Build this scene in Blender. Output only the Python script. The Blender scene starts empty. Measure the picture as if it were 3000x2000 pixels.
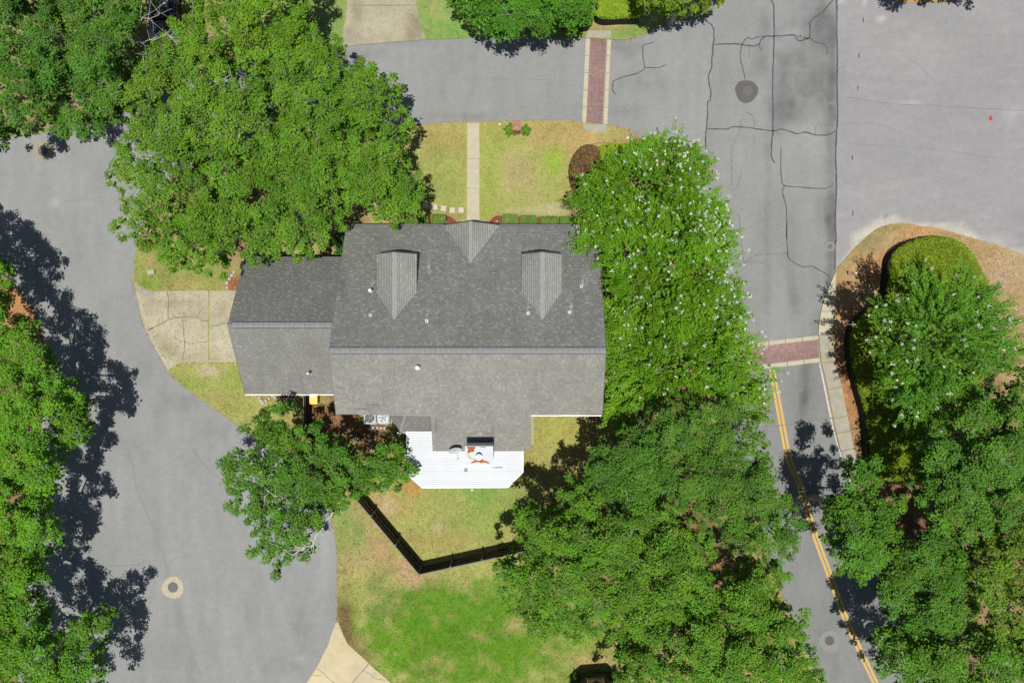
import bpy, math, random
import numpy as np
from mathutils import Vector
from mathutils.geometry import delaunay_2d_cdt
random.seed(7); RNG = np.random.default_rng(11)
S = bpy.context.scene; C = S.collection
# ------------------------------------------------------------------ camera, sky, sun, exposure
H = 50.0; F = 2200.0                      # camera height (m), focal length in photo pixels (3000 wide)
cam = bpy.data.cameras.new('camera'); cam_ob = bpy.data.objects.new('camera', cam); C.objects.link(cam_ob)
cam_ob.location = (0, 0, H); cam_ob.rotation_euler = (0, 0, 0)
cam.sensor_width = 36; cam.lens = 36 * F / 3000; cam.clip_end = 2000
S.camera = cam_ob
SUN_EL = math.radians(80)
w = bpy.data.worlds.new('World'); S.world = w; w.use_nodes = True
nt = w.node_tree; bg = nt.nodes['Background']
sky = nt.nodes.new('ShaderNodeTexSky'); sky.sky_type = 'NISHITA'; sky.sun_disc = False
sky.sun_elevation = SUN_EL; sky.sun_rotation = math.pi
nt.links.new(sky.outputs[0], bg.inputs[0]); bg.inputs[1].default_value = 0.055
sl = bpy.data.lights.new('sun', 'SUN'); sl.energy = 4.6; sl.angle = math.radians(0.5); sl.color = (1, .98, .94)
sun_ob = bpy.data.objects.new('sun', sl); C.objects.link(sun_ob)
sun_ob.rotation_euler = (math.radians(10), math.radians(0), 0); sun_ob.location = (0, -20, 60)
S.view_settings.view_transform = 'Standard'; S.view_settings.look = 'None'
S.view_settings.exposure = 0.42; S.view_settings.gamma = 1
S.render.engine = 'CYCLES'

# ------------------------------------------------------------------ helpers
def P(px, py, z=0.0):
    k = (H - z) / F
    return ((px - 1500) * k, -(py - 1000) * k, z)
def s2l(c):
    c = np.asarray(c, float) / 255
    return np.where(c <= .04045, c / 12.92, ((c + .055) / 1.055) ** 2.4)
EXPO = 2 ** 0.42 * 1.52                     # albedo = seen colour / this
def alb(c): return s2l(c) / EXPO
def hsh(ix, iy, seed):
    n = (ix.astype(np.int64) * 374761393 + iy.astype(np.int64) * 668265263 + seed * 1442695041) & 0xffffffff
    n = ((n ^ (n >> 13)) * 1274126177) & 0xffffffff
    return ((n ^ (n >> 16)) & 0xffff) / 65535.0
def vnoise(x, y, seed=0):
    x = np.asarray(x, float); y = np.asarray(y, float)
    ix = np.floor(x); iy = np.floor(y); fx = x - ix; fy = y - iy
    fx = fx * fx * (3 - 2 * fx); fy = fy * fy * (3 - 2 * fy)
    a = hsh(ix, iy, seed); b = hsh(ix + 1, iy, seed); c = hsh(ix, iy + 1, seed); d = hsh(ix + 1, iy + 1, seed)
    return (a * (1 - fx) + b * fx) * (1 - fy) + (c * (1 - fx) + d * fx) * fy
def fbm(x, y, seed=0, o=4):
    r = 0; a = .5; t = 0
    for i in range(o):
        r = r + a * vnoise(np.asarray(x) * 2 ** i, np.asarray(y) * 2 ** i, seed + i * 17); t += a; a *= .5
    return r / t
def inpoly(x, y, poly):
    x = np.asarray(x); y = np.asarray(y); ins = np.zeros(x.shape, bool); n = len(poly)
    for i in range(n):
        x1, y1 = poly[i]; x2, y2 = poly[(i + 1) % n]
        if y1 == y2: continue
        c = ((y1 > y) != (y2 > y)) & (x < (x2 - x1) * (y - y1) / (y2 - y1) + x1)
        ins ^= c
    return ins
def polydist(x, y, poly):
    d = np.full(np.shape(x), 1e9); n = len(poly)
    for i in range(n):
        x1, y1 = poly[i]; x2, y2 = poly[(i + 1) % n]
        dx, dy = x2 - x1, y2 - y1; L = dx * dx + dy * dy + 1e-9
        t = np.clip(((x - x1) * dx + (y - y1) * dy) / L, 0, 1)
        d = np.minimum(d, np.hypot(x - x1 - t * dx, y - y1 - t * dy))
    return d
def smooth(poly, closed=True, k=6):
    out = []; n = len(poly)
    rng = range(n) if closed else range(n - 1)
    for i in rng:
        g = (lambda j: poly[j % n]) if closed else (lambda j: poly[max(0, min(n - 1, j))])
        p0, p1, p2, p3 = map(np.array, (g(i - 1), g(i), g(i + 1), g(i + 2)))
        for s in range(k):
            t = s / k
            out.append(tuple(.5 * (2 * p1 + (p2 - p0) * t + (2 * p0 - 5 * p1 + 4 * p2 - p3) * t * t + (3 * p1 - p0 - 3 * p2 + p3) * t ** 3)))
    if not closed: out.append(tuple(map(float, poly[-1])))
    return out

def link(name, me, mat=None, parent=None):
    ob = bpy.data.objects.new(name, me); C.objects.link(ob)
    if mat is not None and len(me.materials) == 0: me.materials.append(mat)
    if parent is not None: ob.parent = parent
    return ob
def mk(name, V, Fc, mat=None, parent=None, col=None, dom='POINT', sm=False):
    me = bpy.data.meshes.new(name); V = np.asarray(V, np.float32).reshape(-1, 3)
    if isinstance(Fc, np.ndarray) and Fc.ndim == 2:
        n, k = Fc.shape; me.vertices.add(len(V)); me.vertices.foreach_set('co', V.ravel())
        me.loops.add(n * k); me.loops.foreach_set('vertex_index', Fc.astype(np.int32).ravel())
        me.polygons.add(n); me.polygons.foreach_set('loop_start', np.arange(0, n * k, k, dtype=np.int32))
        me.update(calc_edges=True)
    else:
        me.from_pydata(V.tolist(), [], [list(map(int, f)) for f in Fc]); me.update()
    if col is not None:
        col = np.asarray(col, np.float32); a = me.attributes.new('Col', 'FLOAT_COLOR', dom)
        c4 = np.ones((len(col), 4), np.float32); c4[:, :3] = col; a.data.foreach_set('color', c4.ravel())
    if sm: me.polygons.foreach_set('use_smooth', np.ones(len(me.polygons), bool))
    return link(name, me, mat, parent)
def tag(o, label=None, cat=None, group=None, kind=None):
    if label: o['label'] = label
    if cat: o['category'] = cat
    if group: o['group'] = group
    if kind: o['kind'] = kind
    return o
def thing(name, label, cat, loc=(0, 0, 0), rz=0, group=None):
    o = bpy.data.objects.new(name, None); C.objects.link(o); o.location = loc; o.rotation_euler = (0, 0, rz)
    o.empty_display_size = .2
    return tag(o, label, cat, group)
def struct(o): o['kind'] = 'structure'; return o
def copy_tree(o, parent=None):
    c = o.copy(); C.objects.link(c); c.parent = parent
    for ch in o.children: copy_tree(ch, c)
    return c
class MB:
    def __init__(s): s.V = []; s.Fc = []
    def add(s, V, Fc):
        b = len(s.V); s.V += [tuple(v) for v in V]; s.Fc += [[i + b for i in f] for f in Fc]; return s
    def box(s, c, d, rz=0, tilt=None, bev=0.0):
        x, y, z = d[0] / 2, d[1] / 2, d[2] / 2
        if bev <= 0:
            V = [(-x, -y, -z), (x, -y, -z), (x, y, -z), (-x, y, -z), (-x, -y, z), (x, -y, z), (x, y, z), (-x, y, z)]
            Fc = [(3, 2, 1, 0), (4, 5, 6, 7), (0, 1, 5, 4), (1, 2, 6, 5), (2, 3, 7, 6), (3, 0, 4, 7)]
        else:
            b = bev; V = []
            for zz, ins in ((-z, 0), (z - b, 0), (z, b)):
                V += [(-x + ins + b, -y + ins, zz), (x - ins - b, -y + ins, zz), (x - ins, -y + ins + b, zz), (x - ins, y - ins - b, zz),
                      (x - ins - b, y - ins, zz), (-x + ins + b, y - ins, zz), (-x + ins, y - ins - b, zz), (-x + ins, -y + ins + b, zz)]
            Fc = [tuple(range(7, -1, -1)), tuple(range(16, 24))]
            for k in (0, 8): Fc += [(k + i, k + (i + 1) % 8, k + 8 + (i + 1) % 8, k + 8 + i) for i in range(8)]
        ca, sa = math.cos(rz), math.sin(rz)
        V = [(c[0] + a * ca - b_ * sa, c[1] + a * sa + b_ * ca, c[2] + q) for a, b_, q in V]
        return s.add(V, Fc)
    def tube(s, pts, rad, n=6, cap=True):
        pts = [Vector(p) for p in pts]; m = len(pts)
        if not hasattr(rad, '__len__'): rad = [rad] * m
        V = []; up = Vector((0, 0, 1))
        for i, p in enumerate(pts):
            d = (pts[min(i + 1, m - 1)] - pts[max(i - 1, 0)]).normalized()
            a = d.cross(up)
            if a.length < 1e-3: a = Vector((1, 0, 0))
            a.normalize(); b = d.cross(a)
            for k in range(n):
                t = 2 * math.pi * k / n; V.append(p + (a * math.cos(t) + b * math.sin(t)) * rad[i])
        Fc = [(i * n + k, i * n + (k + 1) % n, (i + 1) * n + (k + 1) % n, (i + 1) * n + k) for i in range(m - 1) for k in range(n)]
        if cap: Fc += [tuple(range(n))[::-1], tuple((m - 1) * n + k for k in range(n))]
        return s.add(V, Fc)
    def lathe(s, prof, c=(0, 0, 0), n=20):
        V = [(c[0] + r * math.cos(2 * math.pi * k / n), c[1] + r * math.sin(2 * math.pi * k / n), c[2] + z) for r, z in prof for k in range(n)]
        m = len(prof)
        Fc = [(i * n + k, i * n + (k + 1) % n, (i + 1) * n + (k + 1) % n, (i + 1) * n + k) for i in range(m - 1) for k in range(n)]
        Fc += [tuple((m - 1) * n + k for k in range(n))]
        return s.add(V, Fc)
    def prism(s, poly, d):          # poly: 3D loop, d: extrusion vector
        n = len(poly); V = [tuple(p) for p in poly] + [tuple(np.add(p, d)) for p in poly]
        Fc = [tuple(range(n))[::-1], tuple(range(n, 2 * n))] + [(i, (i + 1) % n, n + (i + 1) % n, n + i) for i in range(n)]
        return s.add(V, Fc)
    def build(s, name, mat, parent=None, sm=False):
        me = bpy.data.meshes.new(name); me.from_pydata([tuple(map(float, v)) for v in s.V], [], s.Fc)
        import bmesh
        bm = bmesh.new(); bm.from_mesh(me); bmesh.ops.recalc_face_normals(bm, faces=bm.faces); bm.to_mesh(me); bm.free()
        if sm: me.polygons.foreach_set('use_smooth', np.ones(len(me.polygons), bool))
        return link(name, me, mat, parent)

# ------------------------------------------------------------------ materials
def mat(name, col=None, rough=.8, spec=.3, metal=0, nscale=0, namp=.25, bump=0, bscale=60, attr=False, trans=0, detail=4, n2=None, coat=0):
    m = bpy.data.materials.new(name); m.use_nodes = True; t = m.node_tree; N = t.nodes; L = t.links
    b = N['Principled BSDF']; b.inputs['Roughness'].default_value = rough; b.inputs['Metallic'].default_value = metal
    b.inputs['Specular IOR Level'].default_value = spec; b.inputs['Coat Weight'].default_value = coat
    tc = N.new('ShaderNodeTexCoord')
    if attr:
        a = N.new('ShaderNodeAttribute'); a.attribute_name = 'Col'; src = a.outputs['Color']
    else:
        r = N.new('ShaderNodeRGB'); r.outputs[0].default_value = (*col, 1); src = r.outputs[0]
    for sc, am in ([(nscale, namp)] if nscale else []) + ([n2] if n2 else []):
        n = N.new('ShaderNodeTexNoise'); n.inputs['Scale'].default_value = sc; n.inputs['Detail'].default_value = detail
        L.new(tc.outputs['Object'], n.inputs['Vector'])
        mr = N.new('ShaderNodeMapRange'); mr.inputs[1].default_value = .25; mr.inputs[2].default_value = .75
        mr.inputs[3].default_value = 1 - am; mr.inputs[4].default_value = 1 + am; L.new(n.outputs['Fac'], mr.inputs[0])
        mx = N.new('ShaderNodeVectorMath'); mx.operation = 'SCALE'; L.new(src, mx.inputs[0]); L.new(mr.outputs[0], mx.inputs['Scale']); src = mx.outputs[0]
    L.new(src, b.inputs['Base Color'])
    if bump:
        n = N.new('ShaderNodeTexNoise'); n.inputs['Scale'].default_value = bscale; n.inputs['Detail'].default_value = 3; L.new(tc.outputs['Object'], n.inputs['Vector'])
        bp = N.new('ShaderNodeBump'); bp.inputs['Strength'].default_value = bump; bp.inputs['Distance'].default_value = .02
        L.new(n.outputs['Fac'], bp.inputs['Height']); L.new(bp.outputs[0], b.inputs['Normal'])
    if trans:
        tr = N.new('ShaderNodeBsdfTranslucent'); L.new(src, tr.inputs['Color']); ms = N.new('ShaderNodeMixShader'); ms.inputs[0].default_value = trans
        L.new(b.outputs[0], ms.inputs[1]); L.new(tr.outputs[0], ms.inputs[2]); L.new(ms.outputs[0], N['Material Output'].inputs[0])
    return m
M = {}
M['lawn'] = mat('lawn', attr=True, rough=.95, spec=.1, nscale=9, namp=.16, n2=(45, .24), bump=.5, bscale=40)
M['grass'] = mat('grass', attr=True, rough=.7, spec=.2, trans=.3)
M['road'] = mat('asphalt', attr=True, rough=.92, spec=.25, nscale=2.2, namp=.06, n2=(13, .20), bump=.5, bscale=45)
M['leaf'] = mat('leaf', attr=True, rough=.55, spec=.22, trans=.30)
M['leaf_dull'] = mat('leaf_dull', attr=True, rough=.6, spec=.18, trans=.28)
M['petal'] = mat('petal', (.74, .74, .64), rough=.7, spec=.2, trans=.3)
M['bark'] = mat('bark', (.30, .27, .24), rough=.9, nscale=12, namp=.35, bump=.5, bscale=25)
M['twig'] = mat('twig', (.42, .40, .36), rough=.8, nscale=6, namp=.2)
M['shingle'] = mat('shingle', attr=True, rough=.95, spec=.2, nscale=40, namp=.16, n2=(1.1, .07), bump=.3, bscale=160)
M['ridge'] = mat('ridge_cap', alb((156, 158, 158)), rough=.9, nscale=3, namp=.1, n2=(40, .1))
M['ridge_d'] = mat('dormer_ridge_cap', alb((184, 186, 183)), rough=.9, nscale=5, namp=.1, n2=(40, .1))
M['gap'] = mat('vent_gap_shadow', (.02, .02, .022), rough=.9)  # near-black colour for the shadow line along the ridge vents
M['deck'] = mat('roof_deck', (.10, .10, .10), rough=.95)
M['white'] = mat('white_paint', (.62, .62, .60), rough=.5, spec=.3, nscale=1.5, namp=.04)
M['panel'] = mat('white_metal_panel', (.455, .47, .485), rough=.6, spec=.2, nscale=1.3, namp=.05, n2=(14, .03))
M['seam'] = mat('panel_seam', (.13, .135, .14), rough=.9, nscale=2, namp=.3)
M['siding'] = mat('siding', (.62, .60, .54), rough=.7, nscale=2, namp=.05)
M['brickwall'] = mat('brick_dark', (.10, .07, .06), rough=.9, nscale=14, namp=.4, bump=.4, bscale=30)
M['glass'] = mat('window_glass', (.03, .04, .05), rough=.08, spec=.7)
M['conc'] = mat('concrete', attr=True, rough=.9, spec=.2, nscale=2.2, namp=.08, n2=(30, .09), bump=.2, bscale=70)
M['concw'] = mat('concrete_pale', alb((214, 203, 174)), rough=.9, nscale=2.2, namp=.10, n2=(30, .08), bump=.2, bscale=70)
M['concg'] = mat('concrete_grey', alb((188, 181, 160)), rough=.9, nscale=2.4, namp=.14, n2=(30, .10), bump=.25, bscale=70)
M['step'] = mat('stepping_stone', alb((228, 214, 194)), rough=.9, nscale=8, namp=.10, n2=(60, .10), bump=.2)
M['paver'] = mat('brick_paver', attr=True, rough=.9, spec=.2, nscale=30, namp=.15, n2=(1.2, .10))
M['joint'] = mat('paver_joint', alb((176, 160, 158)), rough=.95)
M['tar'] = mat('tar_seal', (.055, .055, .056), rough=.75, spec=.3, nscale=3, namp=.4)
M['hair'] = mat('hairline_crack', alb((138, 132, 120)), rough=.95, nscale=3, namp=.4)
M['hair2'] = mat('faint_crack', alb((140, 139, 138)), rough=.95, nscale=3, namp=.2)
M['yellow_line'] = mat('yellow_line', alb((232, 192, 108)), rough=.8, nscale=7, namp=.12, n2=(30, .18))
M['white_line'] = mat('white_line', alb((215, 215, 212)), rough=.8, nscale=7, namp=.15, n2=(30, .22))
M['red'] = mat('red_paint', alb((225, 70, 55)), rough=.8, nscale=20, namp=.15)
M['blue'] = mat('blue_paint', alb((120, 165, 200)), rough=.8, nscale=20, namp=.2)
M['iron'] = mat('cast_iron', (.085, .078, .072), rough=.7, spec=.4, nscale=25, namp=.3)
M['collar'] = mat('collar_concrete', alb((205, 195, 165)), rough=.9, nscale=6, namp=.16, n2=(40, .1), bump=.2)
M['collar2'] = mat('collar_dull', alb((176, 166, 142)), rough=.9, nscale=6, namp=.14, n2=(40, .1), bump=.2)
M['collar3'] = mat('collar_dark', alb((112, 110, 106)), rough=.95, nscale=40, namp=.35, n2=(90, .3), bump=.4)
M['collar4'] = mat('collar_asphalt', alb((160, 156, 148)), rough=.95, nscale=10, namp=.12, n2=(40, .12), bump=.2)
M['wood'] = mat('dark_wood', (.034, .029, .024), rough=.85, nscale=9, namp=.35)
M['woodcap'] = mat('weathered_wood', (.12, .11, .10), rough=.9, nscale=9, namp=.3)
M['mulch'] = mat('red_mulch', alb((142, 88, 70)), rough=.95, nscale=30, namp=.5, bump=1, bscale=40)
M['chase'] = mat('chase_metal', (.30, .325, .34), rough=.5, spec=.4, nscale=2, namp=.05)
M['slate'] = mat('blue_grey_metal', (.50, .55, .60), rough=.6, nscale=3, namp=.08)
M['rust'] = mat('rust', (.26, .075, .02), rough=.9, nscale=9, namp=.45, n2=(35, .3))
M['galv'] = mat('galvanized', (.38, .40, .42), rough=.4, metal=.3, nscale=8, namp=.1)
M['cap'] = mat('vent_cap', (.50, .50, .48), rough=.4, spec=.5, nscale=9, namp=.05)
M['black'] = mat('black_rubber', (.02, .02, .02), rough=.6, nscale=9, namp=.2)
M['dish'] = mat('dish_grey', (.40, .42, .43), rough=.5, nscale=5, namp=.05)
M['brick'] = mat('orange_brick', attr=True, rough=.9, nscale=30, namp=.18, bump=.3)
M['mortar'] = mat('mortar', alb((205, 172, 152)), rough=.95, nscale=20, namp=.1)
M['yellow'] = mat('yellow_plastic', (.72, .36, .015), rough=.45, spec=.5, nscale=4, namp=.06)
M['acwhite'] = mat('condenser_paint', (.36, .37, .36), rough=.45, nscale=5, namp=.05)
M['carpaint'] = mat('dark_car_paint', (.022, .028, .038), rough=.28, spec=.6, coat=.6, nscale=3, namp=.1)
M['cream'] = mat('cream_plastic', alb((205, 203, 178)), rough=.7, nscale=12, namp=.10)
M['stone'] = mat('pale_block', alb((205, 203, 195)), rough=.9, nscale=15, namp=.16, bump=.4)
M['fan'] = mat('fan_blade', (.12, .12, .125), rough=.6, nscale=5, namp=.1)
M['signm'] = mat('sign_metal', (.60, .61, .62), rough=.45, metal=.2, nscale=10, namp=.1)
M['litter'] = mat('leaf_litter', attr=True, rough=.85, spec=.15)
M['edging'] = mat('burgundy_edging', (.16, .04, .04), rough=.8, nscale=10, namp=.2)
M['pot'] = mat('dark_green_plastic', (.02, .045, .04), rough=.4, nscale=5, namp=.1)

# ------------------------------------------------------------------ colour maps of ground surfaces (real surface colours: dry grass, soil, worn asphalt)
def patchy(px, py, base, patches, seed, nz=.35):
    px = np.asarray(px, float); py = np.asarray(py, float)
    col = np.repeat(alb(base)[None], len(px), 0)
    n = fbm(px / 38, py / 38, seed, 5) - .5
    for (x, y, rx, ry, c, s) in patches:
        d = np.hypot((px - x) / rx, (py - y) / ry) + n * 1.6
        a = np.clip(1.35 - d, 0, 1) ** 1.2 * s; a = np.clip(a, 0, 1)[:, None]
        col = col * (1 - a) + alb(c)[None] * a
    n2 = fbm(px / 9, py / 9, seed + 5, 3) - .5; n3 = fbm(px / 70, py / 70, seed + 9, 3) - .5
    col = col * (1 + nz * n2[:, None] + .25 * n3[:, None])
    dry = np.clip(fbm(px / 22, py / 22, seed + 21, 4) * 3.2 - 1.85, 0, .38)[:, None]
    col = col * (1 - dry) + alb((182, 160, 105))[None] * dry * (1 + nz * n2[:, None])
    lum = (col * np.array([.3, .6, .1])).sum(1, keepdims=True); col = (col * .95 + lum * .05) * 1.12
    return col
LAWN_A = [
 (700, 550, 520, 260, (172, 140, 106), .95), (470, 780, 90, 60, (146, 158, 72), 1), (600, 820, 110, 40, (150, 158, 78), 1), (560, 835, 70, 18, (182, 158, 98), .7),
 (440, 835, 40, 22, (122, 162, 50), .7), (450, 770, 40, 22, (185, 162, 108), .6), (1960, 800, 240, 460, (160, 118, 78), .95), (1950, 1550, 420, 420, (150, 108, 78), .9),
 (1290, 395, 130, 45, (180, 160, 92), .8), (1655, 400, 170, 55, (186, 160, 100), .9), (1500, 500, 80, 80, (184, 168, 116), .75), (1440, 520, 34, 140, (150, 176, 60), .7),
 (1625, 470, 34, 62, (150, 182, 52), .8), (1300, 520, 70, 90, (150, 166, 74), .7), (1705, 540, 50, 130, (190, 166, 106), .9), (1620, 612, 60, 16, (208, 190, 160), .7),
 (1520, 616, 55, 12, (200, 184, 150), .6), (1740, 390, 70, 30, (196, 166, 104), .9), (1420, 600, 60, 40, (160, 172, 76), .6), (1510, 420, 45, 20, (150, 176, 62), .5),
 (600, 1085, 46, 22, (205, 190, 160), .85), (550, 1115, 60, 30, (124, 160, 54), .8), (650, 1180, 60, 40, (165, 160, 88), .7), (700, 1110, 50, 40, (140, 162, 62), .6),
 (1110, 1480, 90, 80, (190, 164, 104), .95), (1135, 1485, 30, 40, (205, 180, 140), .9), (1205, 1430, 45, 30, (204, 152, 86), .9), (1250, 1590, 110, 40, (172, 158, 88), .7),
 (1400, 1440, 150, 90, (140, 170, 78), .95), (1420, 1540, 110, 50, (150, 172, 76), .6), (1290, 1545, 26, 16, (200, 186, 140), .7), (1320, 1470, 60, 20, (172, 160, 98), .5),
 (1120, 1610, 40, 70, (176, 142, 98), .95), (1180, 1670, 45, 40, (200, 164, 124), 1.1), (1235, 1705, 48, 40, (206, 170, 132), 1.2), (1080, 1600, 70, 90, (184, 160, 110), .75), (1010, 1560, 60, 90, (132, 160, 76), .8),
 (1020, 1640, 24, 60, (182, 156, 108), .6), (1180, 1745, 60, 24, (120, 164, 60), .6),
 (1400, 1860, 420, 150, (98, 142, 24), 1.3), (1150, 1860, 60, 110, (124, 174, 26), .9), (1360, 1950, 260, 60, (102, 146, 26), .9), (1300, 1780, 120, 40, (126, 166, 50), .6), (1260, 1850, 200, 90, (96, 140, 22), .8), (1370, 1790, 280, 80, (100, 146, 28), 1.1), (1012, 1850, 24, 130, (126, 104, 70), .95), (1050, 1920, 34, 70, (140, 124, 78), .8), (1120, 1740, 50, 90, (140, 150, 80), .6),
 (1530, 1830, 50, 32, (176, 166, 96), .8), (1730, 1935, 70, 26, (190, 164, 104), .9), (1700, 1880, 80, 40, (150, 168, 70), .6), (1630, 1270, 80, 70, (172, 170, 82), .9), (1600, 1330, 60, 60, (178, 165, 95), .7),
 (960, 1225, 120, 90, (150, 112, 78), 1.1), (1130, 1290, 50, 50, (110, 125, 60), .8), (1000, 1330, 120, 100, (140, 110, 78), .8), (690, 830, 22, 26, (172, 112, 74), 1.2), (820, 1166, 60, 10, (150, 92, 66), 1.2), (1055, 1262, 95, 55, (128, 98, 72), 1.3)]
LAWN_B = [(300, 200, 520, 260, (170, 138, 106), .95), (950, 70, 60, 90, (128, 162, 84), 1), (1330, 70, 110, 60, (130, 168, 78), 1), (1270, 30, 26, 26, (170, 165, 100), .8), (1500, 95, 150, 20, (128, 160, 74), .9),
          (1770, 72, 90, 22, (186, 158, 102), 1), (1860, 95, 70, 20, (126, 156, 74), 1), (1290, 55, 40, 10, (178, 160, 110), .5), (600, 30, 50, 50, (200, 165, 128), 1)]
LAWN_D = [(2530, 720, 60, 40, (150, 140, 84), .8), (2620, 668, 50, 16, (140, 140, 74), .9), (2690, 680, 80, 20, (206, 156, 106), .9), (2480, 760, 40, 36, (184, 160, 104), .7), (2480, 850, 36, 120, (150, 130, 80), .5), (2560, 790, 60, 60, (198, 146, 100), 1),
          (2490, 950, 40, 160, (206, 150, 104), 1.1), (2490, 1150, 60, 160, (206, 148, 100), 1.1), (2880, 800, 90, 50, (190, 160, 120), .8), (2960, 800, 60, 60, (196, 170, 140), .6), (2750, 1500, 400, 460, (128, 92, 68), 1)]
def lawn_col(which):
    base, pt, sd = {'A': ((170, 172, 92), LAWN_A, 3), 'B': ((140, 162, 84), LAWN_B, 31), 'D': ((184, 158, 110), LAWN_D, 57), 'W': ((150, 118, 84), [(60, 900, 80, 90, (205, 145, 90), .8)], 71), 'N': ((205, 165, 100), [(2630, -5, 30, 12, (190, 178, 80), .8)], 83)}[which]
    return lambda x, y: patchy(x, y, base, pt, sd)
def road_col(px, py):
    px = np.asarray(px, float); py = np.asarray(py, float)
    base = np.full((len(px), 3), 0.) + alb((163, 163, 160))[None]
    right = (px > 2440) & (py < 1000); base[right] = alb((170, 167, 166))
    wst = px < 1200; base[wst] = alb((164, 164, 161))
    south = (py > 960) & (px > 1900); base[south] = alb((150, 150, 147))
    f = np.ones(len(px))
    f += .16 * (fbm(px / 160, py / 160, 5, 4) - .5) + .16 * (fbm(px / 60, py / 12, 8, 4) - .5) * right + .20 * (fbm(px / 22, py / 90, 12, 4) - .5) * (~right)
    def spot(x, y, rx, ry, a, wob=1.2):
        d = np.hypot((px - x) / rx, (py - y) / ry) + wob * (fbm(px / 26, py / 26, int(x + y), 3) - .5)
        return a * np.clip(1.2 - d, 0, 1)
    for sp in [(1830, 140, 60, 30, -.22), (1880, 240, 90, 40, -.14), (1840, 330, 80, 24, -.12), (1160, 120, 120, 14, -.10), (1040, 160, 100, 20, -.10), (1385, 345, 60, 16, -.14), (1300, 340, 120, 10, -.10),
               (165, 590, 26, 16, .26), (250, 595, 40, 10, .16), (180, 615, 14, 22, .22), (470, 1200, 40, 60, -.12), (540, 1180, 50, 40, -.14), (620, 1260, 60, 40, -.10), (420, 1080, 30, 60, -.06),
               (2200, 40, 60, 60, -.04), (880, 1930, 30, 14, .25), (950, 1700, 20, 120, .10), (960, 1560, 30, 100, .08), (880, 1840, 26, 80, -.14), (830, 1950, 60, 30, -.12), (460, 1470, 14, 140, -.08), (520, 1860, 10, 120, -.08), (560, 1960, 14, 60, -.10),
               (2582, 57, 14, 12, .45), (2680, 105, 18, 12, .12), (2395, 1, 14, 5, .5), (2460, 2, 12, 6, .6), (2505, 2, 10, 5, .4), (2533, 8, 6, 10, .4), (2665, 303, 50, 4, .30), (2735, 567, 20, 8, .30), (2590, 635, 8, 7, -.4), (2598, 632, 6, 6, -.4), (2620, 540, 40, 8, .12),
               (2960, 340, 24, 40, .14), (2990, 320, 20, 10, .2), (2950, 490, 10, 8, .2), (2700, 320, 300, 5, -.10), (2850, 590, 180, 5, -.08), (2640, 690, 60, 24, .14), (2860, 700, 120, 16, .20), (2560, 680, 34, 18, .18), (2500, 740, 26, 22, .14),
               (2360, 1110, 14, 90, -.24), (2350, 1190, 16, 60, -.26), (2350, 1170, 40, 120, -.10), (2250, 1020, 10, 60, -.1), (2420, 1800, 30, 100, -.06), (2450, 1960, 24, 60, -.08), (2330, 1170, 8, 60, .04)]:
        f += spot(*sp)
    isl = [(2447, 793), (2496, 734), (2528, 702), (2566, 672), (2608, 656), (2644, 653), (2740, 667), (2846, 695), (2900, 712), (3000, 745), (3100, 790), (3100, 1200), (2500, 1200)]
    di = polydist(px, py, isl); a = np.clip(1.15 - di / 24 - 2.4 * (fbm(px / 40, py / 40, 19, 3) - .46), 0, .8) * (py < 800) * (px > 2470); a = a[:, None]
    base = base * (1 - a) + alb((214, 206, 188))[None] * a
    cu = [(300, 1250), (380, 1330), (430, 1480), (480, 1650), (540, 1850), (600, 2020)]
    for k, (ox_, am) in enumerate(((0, -.07), (70, -.05), (140, .05), (230, -.05), (330, .06), (400, -.06))):
        ln = [(x + ox_, y + 30 * k) for x, y in cu] + [(x + ox_ + 3, y + 30 * k) for x, y in cu[::-1]]
        f += am * np.exp(-(polydist(px, py, ln) / 10) ** 2) * (px < 1000) * np.clip(fbm(px / 60, py / 60, k, 2) * 2.2 - .3, 0, 1)
    return base * f[:, None]
def strip_col(px, py):
    px = np.asarray(px, float); py = np.asarray(py, float)
    base = np.zeros((len(px), 3)) + alb((160, 160, 157))[None]
    f = 1 + .22 * (fbm(px / 120, py / 160, 45, 4) - .5) + .16 * (fbm(px / 14, py / 110, 46, 3) - .5)
    def spot(x, y, rx, ry, a, wob=1.2):
        d = np.hypot((px - x) / rx, (py - y) / ry) + wob * (fbm(px / 34, py / 34, int(x + y), 3) - .5)
        return a * np.clip(1.25 - d, 0, 1)
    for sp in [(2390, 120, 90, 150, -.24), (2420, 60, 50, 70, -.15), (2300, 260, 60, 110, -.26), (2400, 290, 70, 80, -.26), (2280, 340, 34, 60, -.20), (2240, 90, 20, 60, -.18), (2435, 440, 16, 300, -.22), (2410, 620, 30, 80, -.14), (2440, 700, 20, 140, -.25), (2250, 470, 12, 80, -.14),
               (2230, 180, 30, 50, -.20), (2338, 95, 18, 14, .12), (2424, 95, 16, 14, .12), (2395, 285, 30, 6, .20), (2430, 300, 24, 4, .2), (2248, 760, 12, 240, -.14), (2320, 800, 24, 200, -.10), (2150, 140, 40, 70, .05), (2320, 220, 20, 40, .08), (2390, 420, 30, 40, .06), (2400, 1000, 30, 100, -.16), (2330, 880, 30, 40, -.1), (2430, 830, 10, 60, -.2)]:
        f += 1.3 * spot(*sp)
    return base * f[:, None]
def conc_col(base, sd, patches=()):
    def fn(px, py):
        px = np.asarray(px, float); py = np.asarray(py, float)
        col = np.zeros((len(px), 3)) + alb(base)[None]
        n = fbm(px / 30, py / 30, sd, 4) - .5
        for (x, y, rx, ry, c, s) in patches:
            a = (np.clip(1.3 - np.hypot((px - x) / rx, (py - y) / ry) - n * 1.8, 0, 1) * s).clip(0, 1)[:, None]
            col = col * (1 - a) + alb(c)[None] * a
        return col * (1 + .30 * n[:, None])
    return fn

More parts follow.
